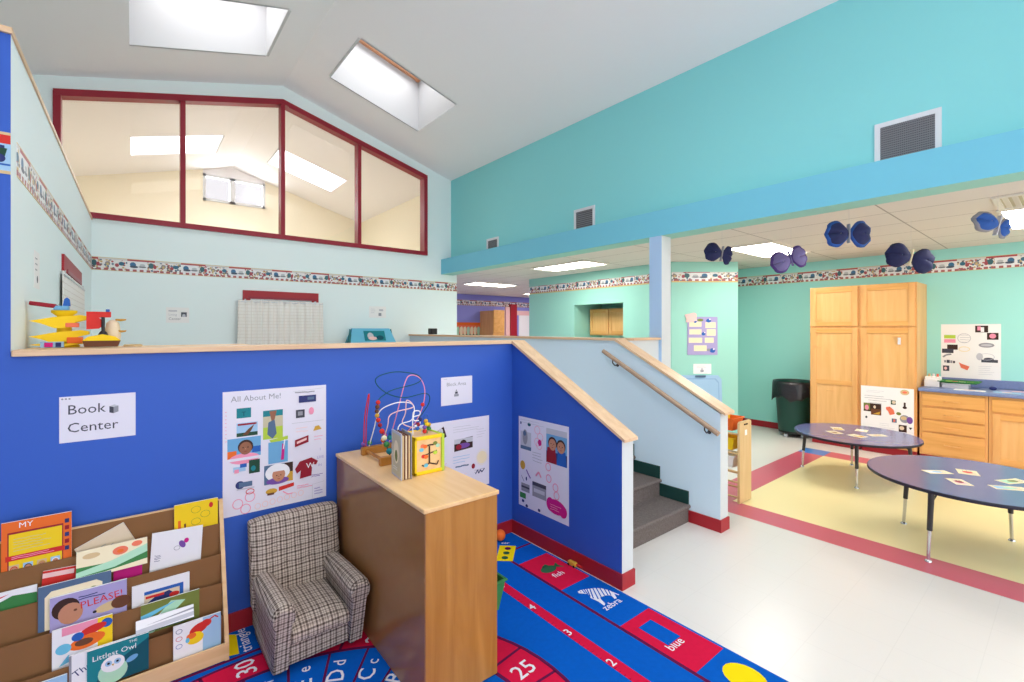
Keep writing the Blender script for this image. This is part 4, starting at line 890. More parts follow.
b = MB(); b.box(-.345, -.26, 3.12, 3.14, zt+.001, zt+.03, 'c_lblue'); b.box(-.33, -.30, 3.117, 3.12, zt+.004, zt+.026, 'c_magenta'); b.box(-.29, -.27, 3.117, 3.12, zt+.004, zt+.026, 'c_navy'); b.build('base_card', rt)
rt.location.y += .125; rt.location.x -= .010
# red crane toy
ct = thing('crane_toy', (-.13, 3.2, zt), 'toy boat with red crane arm and yellow deck on the ledge', 'toy')
b = MB(); b.prism([(-.188, 3.14, zt+.004), (-.06, 3.14, zt+.004), (-.05, 3.14, zt+.035), (-.195, 3.14, zt+.035)], (0, .10, 0), 'c_brown'); b.build('hull', ct, bevel=.004)
b = MB(); b.prism([(-.196, 3.135, zt+.035), (-.05, 3.135, zt+.035), (-.07, 3.135, zt+.055), (-.12, 3.135, zt+.068), (-.175, 3.135, zt+.055)], (0, .11, 0), 'c_yellow'); b.build('deck', ct, bevel=.004)
b = MB(); b.lathe([(.022, 0), (.014, .018), (.007, .025), (.007, .095)], (-.118, 3.16, zt+.06), 'dark_plastic', 12); b.build('mast', ct)
b = MB(); b.prism([(-.182, 3.165, zt+.092), (-.135, 3.165, zt+.096), (-.117, 3.165, zt+.113), (-.117, 3.165, zt+.135), (-.135, 3.165, zt+.152), (-.088, 3.165, zt+.154), (-.088, 3.165, zt+.182), (-.182, 3.165, zt+.182)], (0, .018, 0), 'c_red'); b.build('crane_arm', ct, bevel=.003)
b = MB(); b.box(-.108, -.093, 3.16, 3.19, zt+.182, zt+.195, 'c_blue'); b.build('crane_tip', ct, bevel=.002)
b = MB(); b.lathe([(.03, .04), (.034, .06), (.03, .10), (.026, .125), (.012, .14), (.001, .142)], (-.082, 3.215, zt), 'c_ltan', 16); b.build('funnel', ct)
for z in (.075, .135): b = MB(); b.lathe([(.001, 0), (.02, .004), (.024, .012)], (-.05, 3.215, zt+z), 'c_gold', 12); b.build('scoop', ct)
tc = thing('toy_tray', (.0, 3.16, zt), 'low cream wooden tray lying on the ledge right of the crane toy', 'tray')
b = MB(); b.box(-.035, .035, 3.11, 3.21, zt, zt+.006, 'c_ltan'); b.build('base', tc, bevel=.002)
b = MB(); b.tube([(-.035,3.11,zt+.008),(.035,3.11,zt+.008),(.035,3.21,zt+.008),(-.035,3.21,zt+.008)], .005, 'c_tan', 6, closed=True); b.build('rim', tc)

# ---- signs and curtains of the upper level
s = Sheet((.323, YF-.0005, 1.73), (1,0,0), (0,0,1), .24, .195, 'paper_white'); s.scrib(.025, .15, .09, 1, 'c_lgrey', .02, .016); s.txt('Living', .025, .09, .038, 'c_lgrey'); s.txt('Center', .025, .035, .045, 'c_grey'); s.rect(.155, .075, .06, .06, 'c_ink'); s.pg([(.165,.075),(.205,.075),(.198,.11),(.172,.11)], 'c_lgrey')
paper('sign', s, 'small white three line sign left of the grey curtain', 'sign')
s = Sheet((2.967, YF-.0005, 1.835), (1,0,0), (0,0,1), .29, .185, 'paper_white'); s.scrib(.03,.14,.08,3,'c_lgrey',.03,.006); s.rect(.16,.03,.05,.05,'c_grey'); s.rect(.17,.11,.07,.03,'c_lgrey')
paper('sign', s, 'small white sign right of the grey curtain above the blue display box', 'sign')
s = Sheet((-.4058, 3.50, 1.87), (0,1,0), (0,0,1), .18, .20, 'paper_white'); s.scrib(.03,.16,.1,3,'c_grey',.03,.006); s.ell(.10,.05,.02,.02,'c_ink')
paper('sign', s, 'white sign on the pale side wall above the yellow ramp toy', 'sign')
def curtain(name, o, ux, n, w, zlo, zhi, label, amp=.014, waves=9, d=.05):
    """Gathered cloth on a rod; o = left end at the wall, n = out of the wall."""
    o, ux, n = Vector(o), Vector(ux), Vector(n); r = thing(name, tuple(o+ux*w/2+n*.05+V(0,0,zlo-o.z)), label, 'curtain', 'curtains on the upper level')
    b = MB(); N, K = 110, 6; vs = []
    for k in range(K+1):
        z = zlo+(zhi-zlo)*k/K
        for i in range(N+1):
            t = i/N; sp = 1+.03*(1-k/K)
            a = amp*math.sin(2*PI*waves*t+.4*math.sin(7*t))*(1-.5*k/K)+amp*.4*math.sin(2*PI*waves*2.3*t)
            vs.append(o+ux*(w*(.5+(t-.5)*sp))+n*(d+a)+V(0,0,z-o.z))
    fs = [[k*(N+1)+i, k*(N+1)+i+1, (k+1)*(N+1)+i+1, (k+1)*(N+1)+i] for k in range(K) for i in range(N)]
    b.add(vs, fs, 'curtain_cloth', True); c = b.build('cloth', r); m = c.modifiers.new('s', 'SOLIDIFY'); m.thickness = .002
    b = MB(); b.cyl(o+n*d+V(0,0,zhi-.02-o.z), o+ux*w+n*d+V(0,0,zhi-.02-o.z), .006, 'vent_white', n=8); b.build('rod', r)
    for t in (.08, .9): b = MB(); q = o+ux*(w*t)+V(0,0,zhi-.0-o.z); b.obox(q+n*d*.6+V(0,0,-.01), ux*.008, n*d*.6, V(0,0,.025), 'vent_white'); b.build('bracket', r)
curtain('curtain', (1.10, YF-.032, 1.0), (1,0,0), (0,-1,0), 1.12, .72, 2.045, 'pale grey curtain under the red frame on the far wall')
curtain('curtain', (-.394, 4.5, 1.0), (0,1,0), (1,0,0), 1.9, 1.0, 2.06, 'pale curtain under the red frame on the left side wall', amp=.004, d=.014)
# low cabinet against the far wall with its display box
lc = thing('storage_chest', (2.97, 7.05, .6), 'low pale storage chest against the far wall behind the ledge', 'chest')
b = MB(); b.box(2.45, 3.5, 6.85, 7.24, .66, 1.40, 'birch'); b.build('body', lc, bevel=.006)
b = MB(); b.box(2.44, 3.51, 6.84, 7.25, 1.40, 1.42, 'birch'); b.build('top_panel', lc)
for x in (2.47, 2.99): b = MB(); b.box(x, x+.49, 6.838, 6.85, .70, 1.37, 'oak'); b.build('door', lc, bevel=.004)
b = MB(); b.box(2.47, 3.48, 6.88, 7.2, .6, .66, 'dark_plastic'); b.build('plinth', lc)
db = thing('display_box', (2.90, 7.02, 1.42), 'light blue folded display box with an animal picture against the far wall', 'box')
x0, x1, y0 = 2.53, 3.27, 6.92
b = MB(); b.prism([(x0, y0, 1.421), (x1, y0, 1.421), (x1-.07, y0+.12, 1.66), (x0+.06, y0+.12, 1.66)], (0, .008, 0), 'c_cyan'); b.build('front_flap', db)
b = MB(); b.prism([(x0, y0+.26, 1.421), (x1, y0+.26, 1.421), (x1-.07, y0+.14, 1.66), (x0+.06, y0+.14, 1.66)], (0, .008, 0), 'c_cyan'); b.build('back_flap', db)
b = MB()
for x in (x0+.03, x1-.045): b.prism([(x, y0+.02, 1.421), (x, y0+.24, 1.421), (x, y0+.14, 1.65), (x, y0+.12, 1.65)], (.006, 0, 0), 'c_teal')
b.build('side_gusset', db)
n = V(0, -.9, .45); s = Sheet((x0+.23, y0+.022, 1.468), (1,0,0), (0,.12,.239), .34, .17, 'c_teal', .003); s.ell(.10,.08,.05,.06,'c_lgrey'); s.ell(.13,.04,.07,.03,'c_lpink'); s.ell(.25,.05,.06,.04,'c_dteal'); s.build('picture', db)
sk = thing('speaker', (3.752, 6.62, 1.565), 'small black box on the cap of the rail wall near the far wall', 'speaker')
b = MB(); b.box(3.70, 3.805, 6.56, 6.68, 1.565, 1.66, 'dark_plastic'); b.build('body', sk, bevel=.008)
b = MB(); b.box(3.694, 3.70, 6.575, 6.665, 1.58, 1.645, 'black_metal'); b.build('grille', sk)

# ---- handrail
hr = thing('handrail', (3.61, 2.40, .8), 'wooden handrail on black brackets along the pale stair wall', 'handrail')
a, c = Vector((3.61, 2.99, 1.432)), Vector((3.61, 1.82, .812))
b = MB(); b.tube([a, c], .021, 'rail_wood', 14); b.build('rail', hr)
for t in (.10, .90):
    p = a.lerp(c, t); b = MB(); b.tube([p+V(0,0,-.02), p+V(.0,0,-.05), p+V(.03,0,-.075), (3.69, p.y, p.z-.075)], .006, 'black_metal', 8); b.lathe([(.001, 0), (.03, .0), (.03, .006)], (0,0,0), 'black_metal', 14) if 0 else None
    q = Vector((3.685, p.y, p.z-.075)); b.cyl(q, q+V(.006,0,0), .016, 'black_metal', n=16); b.build('bracket', hr)

# ---- air vents on the teal wall
def vent(y0, y1, z0, z1, label, n, name='air_vent'):
    x = XT-.001; r = thing(name, (x, (y0+y1)/2, z0), label, 'vent', 'vents on the teal wall')
    b = MB(); f = .035 if y1-y0 > .3 else .02
    b.box(x-.012, x, y0, y1, z0, z0+f, 'vent_white'); b.box(x-.012, x, y0, y1, z1-f, z1, 'vent_white'); b.box(x-.012, x, y0, y0+f, z0+f, z1-f, 'vent_white'); b.box(x-.012, x, y1-f, y1, z0+f, z1-f, 'vent_white'); b.build('frame', r)
    b = MB(); b.box(x-.003, x, y0+f, y1-f, z0+f, z1-f, 'vent_dark'); b.build('backing', r)
    b = MB()
    for i in range(n):
        z = z0+f+(z1-z0-2*f)*(i+.5)/n; h = (z1-z0-2*f)/n*.27; b.box(x-.009, x-.003, y0+f, y1-f, z-h, z+h, 'vent_slat')
    if n > 15:
        m = 26
        for i in range(m): y = y0+f+(y1-y0-2*f)*(i+.5)/m; b.box(x-.0095, x-.009, y-.002, y+.002, z0+f, z1-f, 'vent_slat')
    b.build('grille', r)
vent(.63, 1.02, 2.907, 3.25, 'large white framed vent nearest the camera on the teal wall', 16)
vent(3.87, 4.225, 2.92, 3.215, 'small vent in the middle of the teal wall', 9)
vent(5.86, 6.18, 2.92, 3.125, 'small vent near the far corner of the teal wall', 8)

# ---- ceiling lights in the lower room
def clight(x0, x1, y0, y1, label):
    r = thing('ceiling_light', ((x0+x1)/2, (y0+y1)/2, 2.66), label, 'ceiling light', 'fluorescent panels in the tile ceiling'); f = .03; z = 2.70
    b = MB(); b.box(x0, x1, y0, y0+f, z-.02, z, 'lamp_frame'); b.box(x0, x1, y1-f, y1, z-.02, z, 'lamp_frame'); b.box(x0, x0+f, y0+f, y1-f, z-.02, z, 'lamp_frame'); b.box(x1-f, x1, y0+f, y1-f, z-.02, z, 'lamp_frame'); b.build('frame', r)
    b = MB(); b.box(x0+f, x1-f, y0+f, y1-f, z-.012, z-.006, 'lamp_panel'); b.build('diffuser', r)
clight(5.90, 7.11, 2.31, 2.91, 'ceiling light panel above the tables between two paper butterflies')
clight(5.90, 7.11, -.13, .47, 'ceiling light panel at the right edge behind a paper butterfly')
clight(5.295, 5.895, 4.76, 5.97, 'ceiling light panel above the mint wall with the yellow cabinets')
clight(5.90, 7.11, 8.45, 9.05, 'farthest ceiling light panel toward the purple room')
clight(8.95, 10.15, 7.4, 8.0, 'unseen panel added to brighten the middle of the purple room')  # hidden by the partition; added to lift the dark purple room
clight(8.95, 10.15, 9.9, 10.5, 'unseen panel added to brighten the purple wall')  # another unseen panel, added for more brightness back here
# ---- round activity tables
def table(c, r, z, feet, label):
    t = thing('activity_table', (c[0], c[1], 0), label, 'table', 'blue activity tables')
    b = MB(); b.lathe([(r-.004, z-.024), (r, z-.020), (r, z-.004), (r-.003, z)], (c[0], c[1], 0), 'laminate_edge', 64)
    b.lathe([(.0005, z+.0005), (r-.012, z+.0005), (r-.003, z)], (c[0], c[1], 0), 'laminate', 64, smooth=False); b.build('tabletop', t)
    for fx, fy in feet:
        d = Vector((c[0]-fx, c[1]-fy, 0)); d = d/d.length if d.length else d
        p0, p1 = Vector((fx, fy, .012)), Vector((fx, fy, 0))+d*.035+V(0,0,z-.024)
        m = p0.lerp(p1, .44)
        b = MB(); b.cyl(m-(p1-p0)*.03, p1, .016, 'black_metal', .019); l = b.build('leg', t)
        b = MB(); b.cyl(p0, m, .0105, 'chrome', .0125); b.build('leg_insert', l)
        b = MB(); b.lathe([(.022, 0), (.022, .006), (.011, .016)], (fx, fy, 0), 'chrome', 14); b.build('foot_glide', l)
        q = p1.lerp(p0, .22); b = MB(); b.tube([q, q+d*.05+V(0,0,.045), q+d*.11+V(0,0,p1.z-q.z-.004)], .006, 'black_metal', 6); b.build('brace', l)
        b = MB(); e = p1+d*.03; b.box(e.x-.045, e.x+.045, e.y-.045, e.y+.045, z-.030, z-.024, 'black_metal'); b.build('leg_plate', l)
table((6.22, 1.585), .575, .488, [(6.217, 2.108), (5.813, 1.464), (6.755, 1.751), (6.35, 1.107)], 'round blue activity table farther back by the pantry cabinets')
table((4.86, .50), .635, .54, [(5.06, .946), (4.371, .681), (5.301, .336), (4.61, .07)], 'round blue activity table nearest the camera on the yellow floor')
def card(x, y, z, rot, w, h, label, draw, group):
    s = Sheet((x-w/2*math.cos(rot)+h/2*math.sin(rot), y-w/2*math.sin(rot)-h/2*math.cos(rot), z), (math.cos(rot), math.sin(rot), 0), (-math.sin(rot), math.cos(rot), 0), w, h, 'c_cream', .0015)
    draw(s, w, h); tag(s.build('picture_card'), label, 'card', group)
def pic(a, c):
    def f(s, w, h): s.rect(.015, .015, w*.45, h-.03, a); s.ell(w*.5, h*.5, w*.2, h*.25, c); s.scrib(w*.6, h*.7, w*.3, 3, 'c_grey', h*.2, .005)
    return f
z1, z2 = .4887, .5407
for a in ((6.36, 1.79, .5, .16, .11, 'cream card farthest back on the far table', 'c_gold', 'c_tan'), (6.10, 1.745, .9, .15, .11, 'cream card at the left edge side of the far table', 'c_tan', 'c_brown'), (6.45, 1.58, .1, .14, .11, 'cream card between the rearmost and right cards on the far table', 'c_ltan', 'c_white'), (6.09, 1.53, 1.2, .15, .12, 'cream card nearest the front of the far table', 'c_gold', 'c_ltan'), (6.29, 1.40, -.7, .17, .09, 'cream card closest to the near table on the far table', 'c_ltan', 'c_tan')):
    card(a[0], a[1], z1, a[2], a[3], a[4], a[5], pic(a[6], a[7]), 'cards on the far table')
for a in ((4.83, .70, -.75, .17, .09, 'white card with grey lines leftmost on the near table', 'c_white', 'c_lblue'), (5.0, .55, .25, .15, .12, 'card with a red picture at the back of the near table', 'c_ltan', 'c_red'), (4.64, .555, .55, .15, .10, 'card with a red picture at the front of the near table', 'c_lpink', 'c_dred'), (4.96, .31, -.5, .2, .09, 'pale green card toward the right edge of the near table', 'c_mint', 'c_olive'), (4.73, .31, -.95, .2, .09, 'pale blue card at the front right of the near table', 'c_lblue', 'c_mint')):
    card(a[0], a[1], z2, a[2], a[3], a[4], a[5], pic(a[6], a[7]), 'cards on the near table')

# ---- return-air grille in the tile ceiling
cv = thing('ceiling_vent', (5.59, .16, 2.68), 'cream slatted air grille in the tile ceiling beside the right edge lamp', 'vent')
b = MB(); x0, x1, y0, y1 = 5.30, 5.88, -.12, .45
for q in ((x0, x1, y0, y0+.04), (x0, x1, y1-.04, y1), (x0, x0+.04, y0+.04, y1-.04), (x1-.04, x1, y0+.04, y1-.04)): b.box(*q, 2.685, 2.70, 'lamp_frame')
b.build('frame', cv); b = MB()
for i in range(9): y = y0+.06+i*.055; b.obox((5.59, y, 2.692), (.25, 0, 0), (0, .018, .006), (0, -.001, .002), 'lamp_frame')
b.build('grille', cv); b = MB(); b.box(x0+.04, x1-.04, y0+.04, y1-.04, 2.698, 2.70, 'c_sand'); b.build('backing', cv)
# ---- cabinets on the aqua wall; fronts face -x
def door(parent, y0, y1, z0, z1, x, split=None, name='door'):
    """Framed door on the plane x: rails and stiles around recessed panels."""
    f = .062; b = MB()
    b.box(x-.02, x, y0, y0+f, z0, z1, 'oak'); b.box(x-.02, x, y1-f, y1, z0, z1, 'oak')
    zs = [z0, z1] if not split else [z0, split, z1]
    b.box(x-.02, x, y0+f, y1-f, z0, z0+f, 'oak_flat'); b.box(x-.02, x, y0+f, y1-f, z1-f, z1, 'oak_flat')
    if split: b.box(x-.02, x, y0+f, y1-f, split-f/2, split+f/2, 'oak_flat')
    d = b.build(name, parent, bevel=.003)
    b = MB()
    for za, zb in zip(zs, zs[1:]): b.box(x-.008, x-.001, y0+f-.004, y1-f+.004, za+.03, zb-.03, 'oak_panel')
    b.build('door_panel', d); return d
def pull(parent, x, y, z, w=.10):
    b = MB(); b.tube([(x, y-w/2, z), (x-.022, y-w/2, z), (x-.022, y+w/2, z), (x, y+w/2, z)], .004, 'oak', 8); b.build('handle', parent)
FX = 7.65
def pantry(y0, y1, label, split):
    r = thing('pantry_cabinet', (7.95, (y0+y1)/2, 0), label, 'cabinet', 'tall pantry cabinets')
    b = MB(); b.box(FX, 8.245, y0, y1, .1, 2.245, 'oak'); b.build('body', r)
    b = MB(); b.box(FX+.05, 8.245, y0+.01, y1-.01, 0, .1, 'base_red'); b.build('plinth', r)
    d = door(r, y0+.02, y1-.02, 1.69, 2.225, FX); d2 = door(r, y0+.02, y1-.02, .12, 1.655, FX, split)
    return r, d, d2
p, d, d2 = pantry(1.895, 2.49, 'tall oak pantry cabinet beside the green trash bin', .90); pull(d2, FX-.02, 2.38, 1.40); pull(d2, FX-.02, 2.22, .78); pull(d, FX-.02, 2.38, 1.78, .08)
p, d, d2 = pantry(1.30, 1.893, 'tall oak pantry cabinet with the white poster taped on its door', None); pull(d2, FX-.02, 1.50, 1.56)
lk = MB(); lk.box(FX-.03, FX-.02, 1.455, 1.485, 1.45, 1.54, 'vent_white'); lk.build('child_lock', d2, bevel=.004)
s = Sheet((FX-.021, 1.875, .27), (0,-1,0), (0,0,1), .55, .62, 'paper_white')
s.scrib(.06, .56, .2, 2, 'c_lgrey', .02); s.ell(.46,.57,.045,.035,'c_tan'); s.ell(.46,.57,.025,.015,'c_coral'); s.scrib(.04,.49,.3,2,'c_grey',.03,.004); s.scrib(.08,.43,.2,2,'c_grey',.03,.004)
s.rect(.03,.28,.19,.11,'c_dbrown'); s.rect(.03,.30,.07,.09,'c_olive'); s.ell(.065,.33,.022,.035,'c_pink'); s.rect(.11,.24,.11,.08,'c_brown'); s.ell(.15,.345,.014,.02,'c_ltan'); s.pg([(.13,.25),(.20,.25),(.21,.29)], 'c_gold')
s.pg([(.27,.36),(.31,.37),(.35,.33),(.36,.28),(.31,.26),(.29,.31),(.27,.33)], 'c_coral'); s.rect(.32,.40,.05,.055,'c_dgreen'); s.ell(.35,.43,.02,.02,'c_ltan'); s.rect(.45,.37,.02,.07,'c_dbrown'); s.ell(.46,.375,.022,.016,'c_dbrown')
s.ell(.40,.29,.025,.02,'c_olive'); s.ell(.46,.23,.05,.05,'c_grey'); s.ell(.45,.24,.03,.025,'c_tan'); s.ell(.51,.22,.03,.045,'c_purple'); s.rect(.33,.17,.05,.05,'c_bluegrey'); s.rect(.345,.18,.02,.03,'c_coral'); s.rect(.40,.06,.08,.09,'c_dbrown'); s.ell(.43,.11,.025,.025,'c_ltan'); s.pg([(.50,.13),(.535,.13),(.517,.10)],'c_black'); s.ell(.06,.20,.012,.016,'c_ink'); s.scrib(.20,.14,.16,3,'c_lgrey',.025)
paper('poster', s, 'white collage poster taped on the right pantry door', 'poster', 'posters about children')
def base(y0, y1, label, drawers):
    r = thing('base_cabinet', (7.95, (y0+y1)/2, 0), label, 'cabinet', 'oak base cabinets under the counter')
    b = MB(); b.box(FX, 8.245, y0, y1, .09, .87, 'oak'); b.build('body', r)
    b = MB(); b.box(FX+.06, 8.245, y0, y1, 0, .09, 'base_red'); b.build('plinth', r)
    for z0, z1 in drawers:
        b = MB(); b.box(FX-.02, FX, y0+.025, y1-.025, z0, z1, 'oak_flat'); dd = b.build('drawer', r, bevel=.006)
        yc = (y0+y1)/2
        b = MB(); b.tube([(FX-.02, yc-.07, (z0+z1)/2), (FX-.045, yc-.07, (z0+z1)/2), (FX-.045, yc+.07, (z0+z1)/2), (FX-.02, yc+.07, (z0+z1)/2)], .0055, 'oak', 8); b.build('handle', dd)
    return r
base(.67, 1.275, 'oak cabinet of four drawers at the end of the counter', [(.70, .845), (.54, .675), (.385, .52), (.115, .365)])
r = base(.0, .665, 'oak cabinet with one drawer over a framed door at the right edge', [(.70, .845)]); door(r, .03, .635, .115, .675, FX)
b = MB(); b.box(7.61, 8.245, -.02, 1.285, .875, .915, 'counter_top'); b.box(8.225, 8.245, -.02, 1.285, .915, 1.02, 'counter_top'); ctop = b.build('worktop', bevel=.008); tag(ctop, 'blue speckled laminate worktop with backsplash over the drawers', 'worktop')
s = Sheet((8.2495, 1.159, 1.012), (0,-1,0), (0,0,1), .546, .70, 'paper_white')
s.rect(.32,.595,.115,.085,'c_dbrown'); s.rect(.34,.62,.03,.05,'c_pink'); s.rect(.37,.6,.03,.06,'c_white'); s.rect(.425,.505,.10,.085,'c_dbrown'); s.ell(.475,.55,.03,.03,'c_pink'); s.rect(.03,.515,.11,.045,'c_lime'); s.rect(.03,.46,.11,.045,'c_pink'); s.ring(.22,.52,.06,.06,.006,'c_lgrey'); s.scrib(.18,.56,.1,4,'c_lgrey',.03,.006)
s.rect(.06,.37,.10,.065,'c_dbrown'); s.rect(.01,.325,.11,.055,'c_ink'); s.line([(.02,.27),(.05,.30),(.10,.31)],.02,'c_grey'); s.ring(.22,.38,.05,.03,.01,'c_cream'); s.ell(.42,.435,.07,.03,'c_grey'); s.ell(.42,.435,.05,.014,'c_lgrey'); s.ell(.36,.29,.03,.045,'c_lgrey'); s.rect(.375,.22,.145,.035,'c_ink'); s.ell(.44,.26,.045,.02,'c_ink'); s.ring(.42,.29,.07,.04,.005,'c_lgrey')
s.rect(.03,.20,.02,.03,'c_grey'); s.rect(.055,.195,.03,.04,'c_ink'); s.rect(.09,.195,.02,.035,'c_grey'); s.rect(.115,.195,.02,.03,'c_ink'); s.rect(.02,.09,.06,.07,'c_ink'); s.ell(.045,.125,.015,.02,'c_lpink'); s.pg([(.17,.21),(.20,.19),(.27,.16),(.25,.11),(.19,.14)],'c_coral'); s.scrib(.35,.17,.15,5,'c_lgrey',.025)
paper('poster', s, 'white collage poster on the aqua wall above the counter', 'poster', 'posters about children')
# things on the worktop
ZC = .916
og = thing('supply_caddy', (7.95, 1.19, ZC), 'white supply caddy at the pantry end of the counter', 'caddy')
b = MB(); b.box(7.86, 8.04, 1.12, 1.265, ZC, ZC+.09, 'paper_white'); b.box(7.90, 8.04, 1.12, 1.265, ZC+.09, ZC+.125, 'paper_white'); b.build('body', og, bevel=.006)
for y, m in ((1.15, 'c_coral'), (1.19, 'c_white'), (1.23, 'c_tan')): b = MB(); b.cyl((7.96, y, ZC+.12), (7.96, y, ZC+.16), .012, m, n=10); b.build('bottle', og)
gt = thing('clear_bin', (7.98, .98, ZC), 'clear plastic bin under the green tray on the counter', 'bin')
b = MB(); b.prism([(7.87, .86, ZC), (8.09, .86, ZC), (8.09, 1.10, ZC), (7.87, 1.10, ZC)], (0, 0, .055), 'c_lgrey'); b.build('body', gt, bevel=.006)
b = MB(); b.tube([(7.865,.855,ZC+.055),(8.095,.855,ZC+.055),(8.095,1.105,ZC+.055),(7.865,1.105,ZC+.055)], .006, 'paper_white', 6, closed=True); b.build('rim', gt)
tub('serving_tray', (7.98, .95, ZC+.062), .26, .36, .022, 'c_green', 'green tray of cut paper resting on the clear bin', 'tray', taper=.02)
for k, (y, m) in enumerate(((.86, 'c_gold'), (.93, 'c_cream'), (1.0, 'c_coral'), (1.05, 'c_lime'))):
    s = Sheet((7.91, y-.03, ZC+.0705+.002*k), (1,0,0), (0,1,0), .13, .06, m, .001); tag(s.build('paper_scrap'), ('gold', 'cream', 'coral', 'lime')[k]+' paper scrap lying in the green tray', 'paper', 'paper scraps in the tray')
for (x, y, w, h, m, l) in ((7.68, .70, .14, .27, 'paper_white', 'white sheet of paper on the front of the counter'), (7.70, .42, .16, .22, 'c_lblue', 'pale blue sheet of paper toward the right on the counter'), (7.90, .30, .2, .3, 'c_lilac', 'lilac sheet of paper at the right end of the counter')):
    s = Sheet((x, y, ZC), (1,0,0), (0,1,0), w, h, m, .002); s.ell(w/2, h/2, w*.25, h*.2, 'c_lpink'); tag(s.build('paper_sheet'), l, 'paper', 'sheets on the counter')
b = MB(); b.ball((7.98, .66, ZC+.022), .022, 'c_navy', sy=1.6); tag(b.build('eraser'), 'small dark eraser among the papers on the counter', 'eraser')

# ---- trash bin on a dolly
tb = thing('trash_bin', (7.93, 2.80, 0), 'dark green trash bin with black liner beside the pantry', 'trash bin')
c = (7.93, 2.80, 0)
b = MB(); b.lathe([(.205, .085), (.215, .10), (.262, .80), (.28, .805), (.28, .835), (.262, .84), (.25, .82), (.205, .12), (.0005, .115)], c, 'bin_green', 36); b.build('barrel', tb)
b = MB(); N = 40; vs = []
prf = [(.25, .70), (.265, .845), (.285, .85), (.295, .80), (.30, .70), (.30, .62), (.298, .585)]
for r_, z in prf:
    for j in range(N):
        a = 2*PI*j/N; w = .012*math.sin(9*a)+.008*math.sin(17*a+1); k = max(0, (.84-z)/.25)
        vs.append((c[0]+(r_+w*k)*math.cos(a), c[1]+(r_+w*k)*math.sin(a), z+(.03*math.sin(5*a)+.02*math.sin(11*a))*k))
b.add(vs, [[i*N+j, i*N+(j+1) % N, (i+1)*N+(j+1) % N, (i+1)*N+j] for i in range(len(prf)-1) for j in range(N)], 'liner_black', True); l = b.build('liner', tb); l.modifiers.new('s', 'SOLIDIFY').thickness = .003
b = MB(); b.lathe([(.20, .055), (.215, .06), (.215, .085), (.20, .09)], c, 'dark_plastic', 28); b.build('dolly', tb)
for k in range(5):
    a = 2*PI*k/5+.35; p = Vector((c[0]+.19*math.cos(a), c[1]+.19*math.sin(a), .028)); b = MB(); b.cyl(p+V(-.012, 0, 0), p+V(.012, 0, 0), .027, 'c_lgrey', n=14); b.obox(p+V(0,0,.025), V(.016,0,0), V(0,.012,0), V(0,0,.008), 'dark_plastic'); b.build('caster', tb)

# ---- toy bin rack behind the rail wall
rk = thing('toy_bin_rack', (4.50, 2.5, 0), 'wooden toy bin rack with coloured bins behind the stair rail wall', 'rack')
for y in (2.015, 2.86):
    b = MB(); b.prism([(4.40, y, .01), (4.64, y, .01), (4.64, y, .76), (4.62, y, .775), (4.42, y, .775), (4.40, y, .76)], (0, .022, 0), 'rack_wood'); e = b.build('end_panel', rk, bevel=.004)
    if y < 2.5:
        b = MB(); b.box(4.505, 4.545, y-.002, y, .64, .69, 'paper_white'); b.build('sticker', e)
        for x in (4.49, 4.52, 4.545): b = MB(); b.ball((x, y-.002, .745), .008, 'c_dbrown', n=8, k=5); b.build('peg', e)
for z in (.06, .20, .30, .47, .655):
    for x in (4.42, 4.62): b = MB(); b.cyl((x, 2.037, z+(.03 if x > 4.5 else 0)), (x, 2.86, z+(.03 if x > 4.5 else 0)), .009, 'rack_wood', n=8); b.build('rail', rk)
for k, (z, m, l) in enumerate(((.675, 'c_orange', 'orange'), (.49, 'c_yellow', 'yellow'), (.32, 'paper_white', 'white'))):
    for j, y in enumerate((2.25, 2.62)):
        tub('toy_bin', (4.52, y, z), .21, .34, .12, m, '%s plastic bin on the %s rail of the toy rack, %s the camera' % (l, ('top', 'middle', 'lower')[k], ('nearer', 'farther from')[j]), 'bin', 'bins on the toy rack')
b = MB(); b.prism([(4.45, 2.20, .683), (4.59, 2.20, .683), (4.60, 2.20, .80), (4.52, 2.20, .845), (4.42, 2.20, .86)], (0, .12, 0), 'c_yellow'); tag(b.build('toy_block', bevel=.012), 'yellow plastic toy standing up in the nearer orange bin of the rack', 'toy')

# ---- board, sign and lid on the angled wall
an = V(.82, -.67, 0).normalized()             # along the wall, left to right
e = Vector((6.52, 4.04, 0)); f = Vector((7.32, 3.38, 0)); an = (f-e).normalized()
wn = V(0,0,1).cross(an)*-1
wn = an.cross(V(0,0,1))
def on(q, z): return e+an*q+wn*.0005+V(0,0,z)
s = Sheet(on(.245, 1.245), an, (0,0,1), .47, .595, 'c_lilac', .008)
for x, y, w, h in ((.03,.44,.19,.08),(.28,.42,.16,.09),(.03,.32,.19,.08),(.30,.30,.14,.10),(.02,.19,.21,.08),(.27,.19,.14,.08),(.10,.06,.2,.09)): s.rect(x, y, w, h, 'c_cream')
for x, y, r_ in ((.33,.535,.03),(.25,.33,.025),(.39,.07,.035),(.12,.52,.02)): s.ell(x, y, r_*1.3, r_, 'c_blue'); s.ell(x+.02, y+.02, r_*.4, r_*.4, 'c_white')
s.ell(.20,.545,.05,.02,'c_olive'); s.ell(.33,.08,.03,.02,'c_grey')
paper('notice_board', s, 'lilac chart with cream strips on the mint angled wall', 'chart')
s = Sheet(on(.20, 1.755), an, (0,0,1), .19, .15, 'c_lpink', .012)
s.v, s.f, s.m, s.sm = [], [], [], []
s.prism([s.p(x, y, .010) for x, y in ((.0,.12),(.03,.05),(.02,0),(.12,.0),(.19,.03),(.185,.13),(.15,.15),(.08,.135))], s.n*.003, 'c_lpink')
paper('paper_note', s, 'pink paper cutout on the upper corner of the lilac chart', 'note')
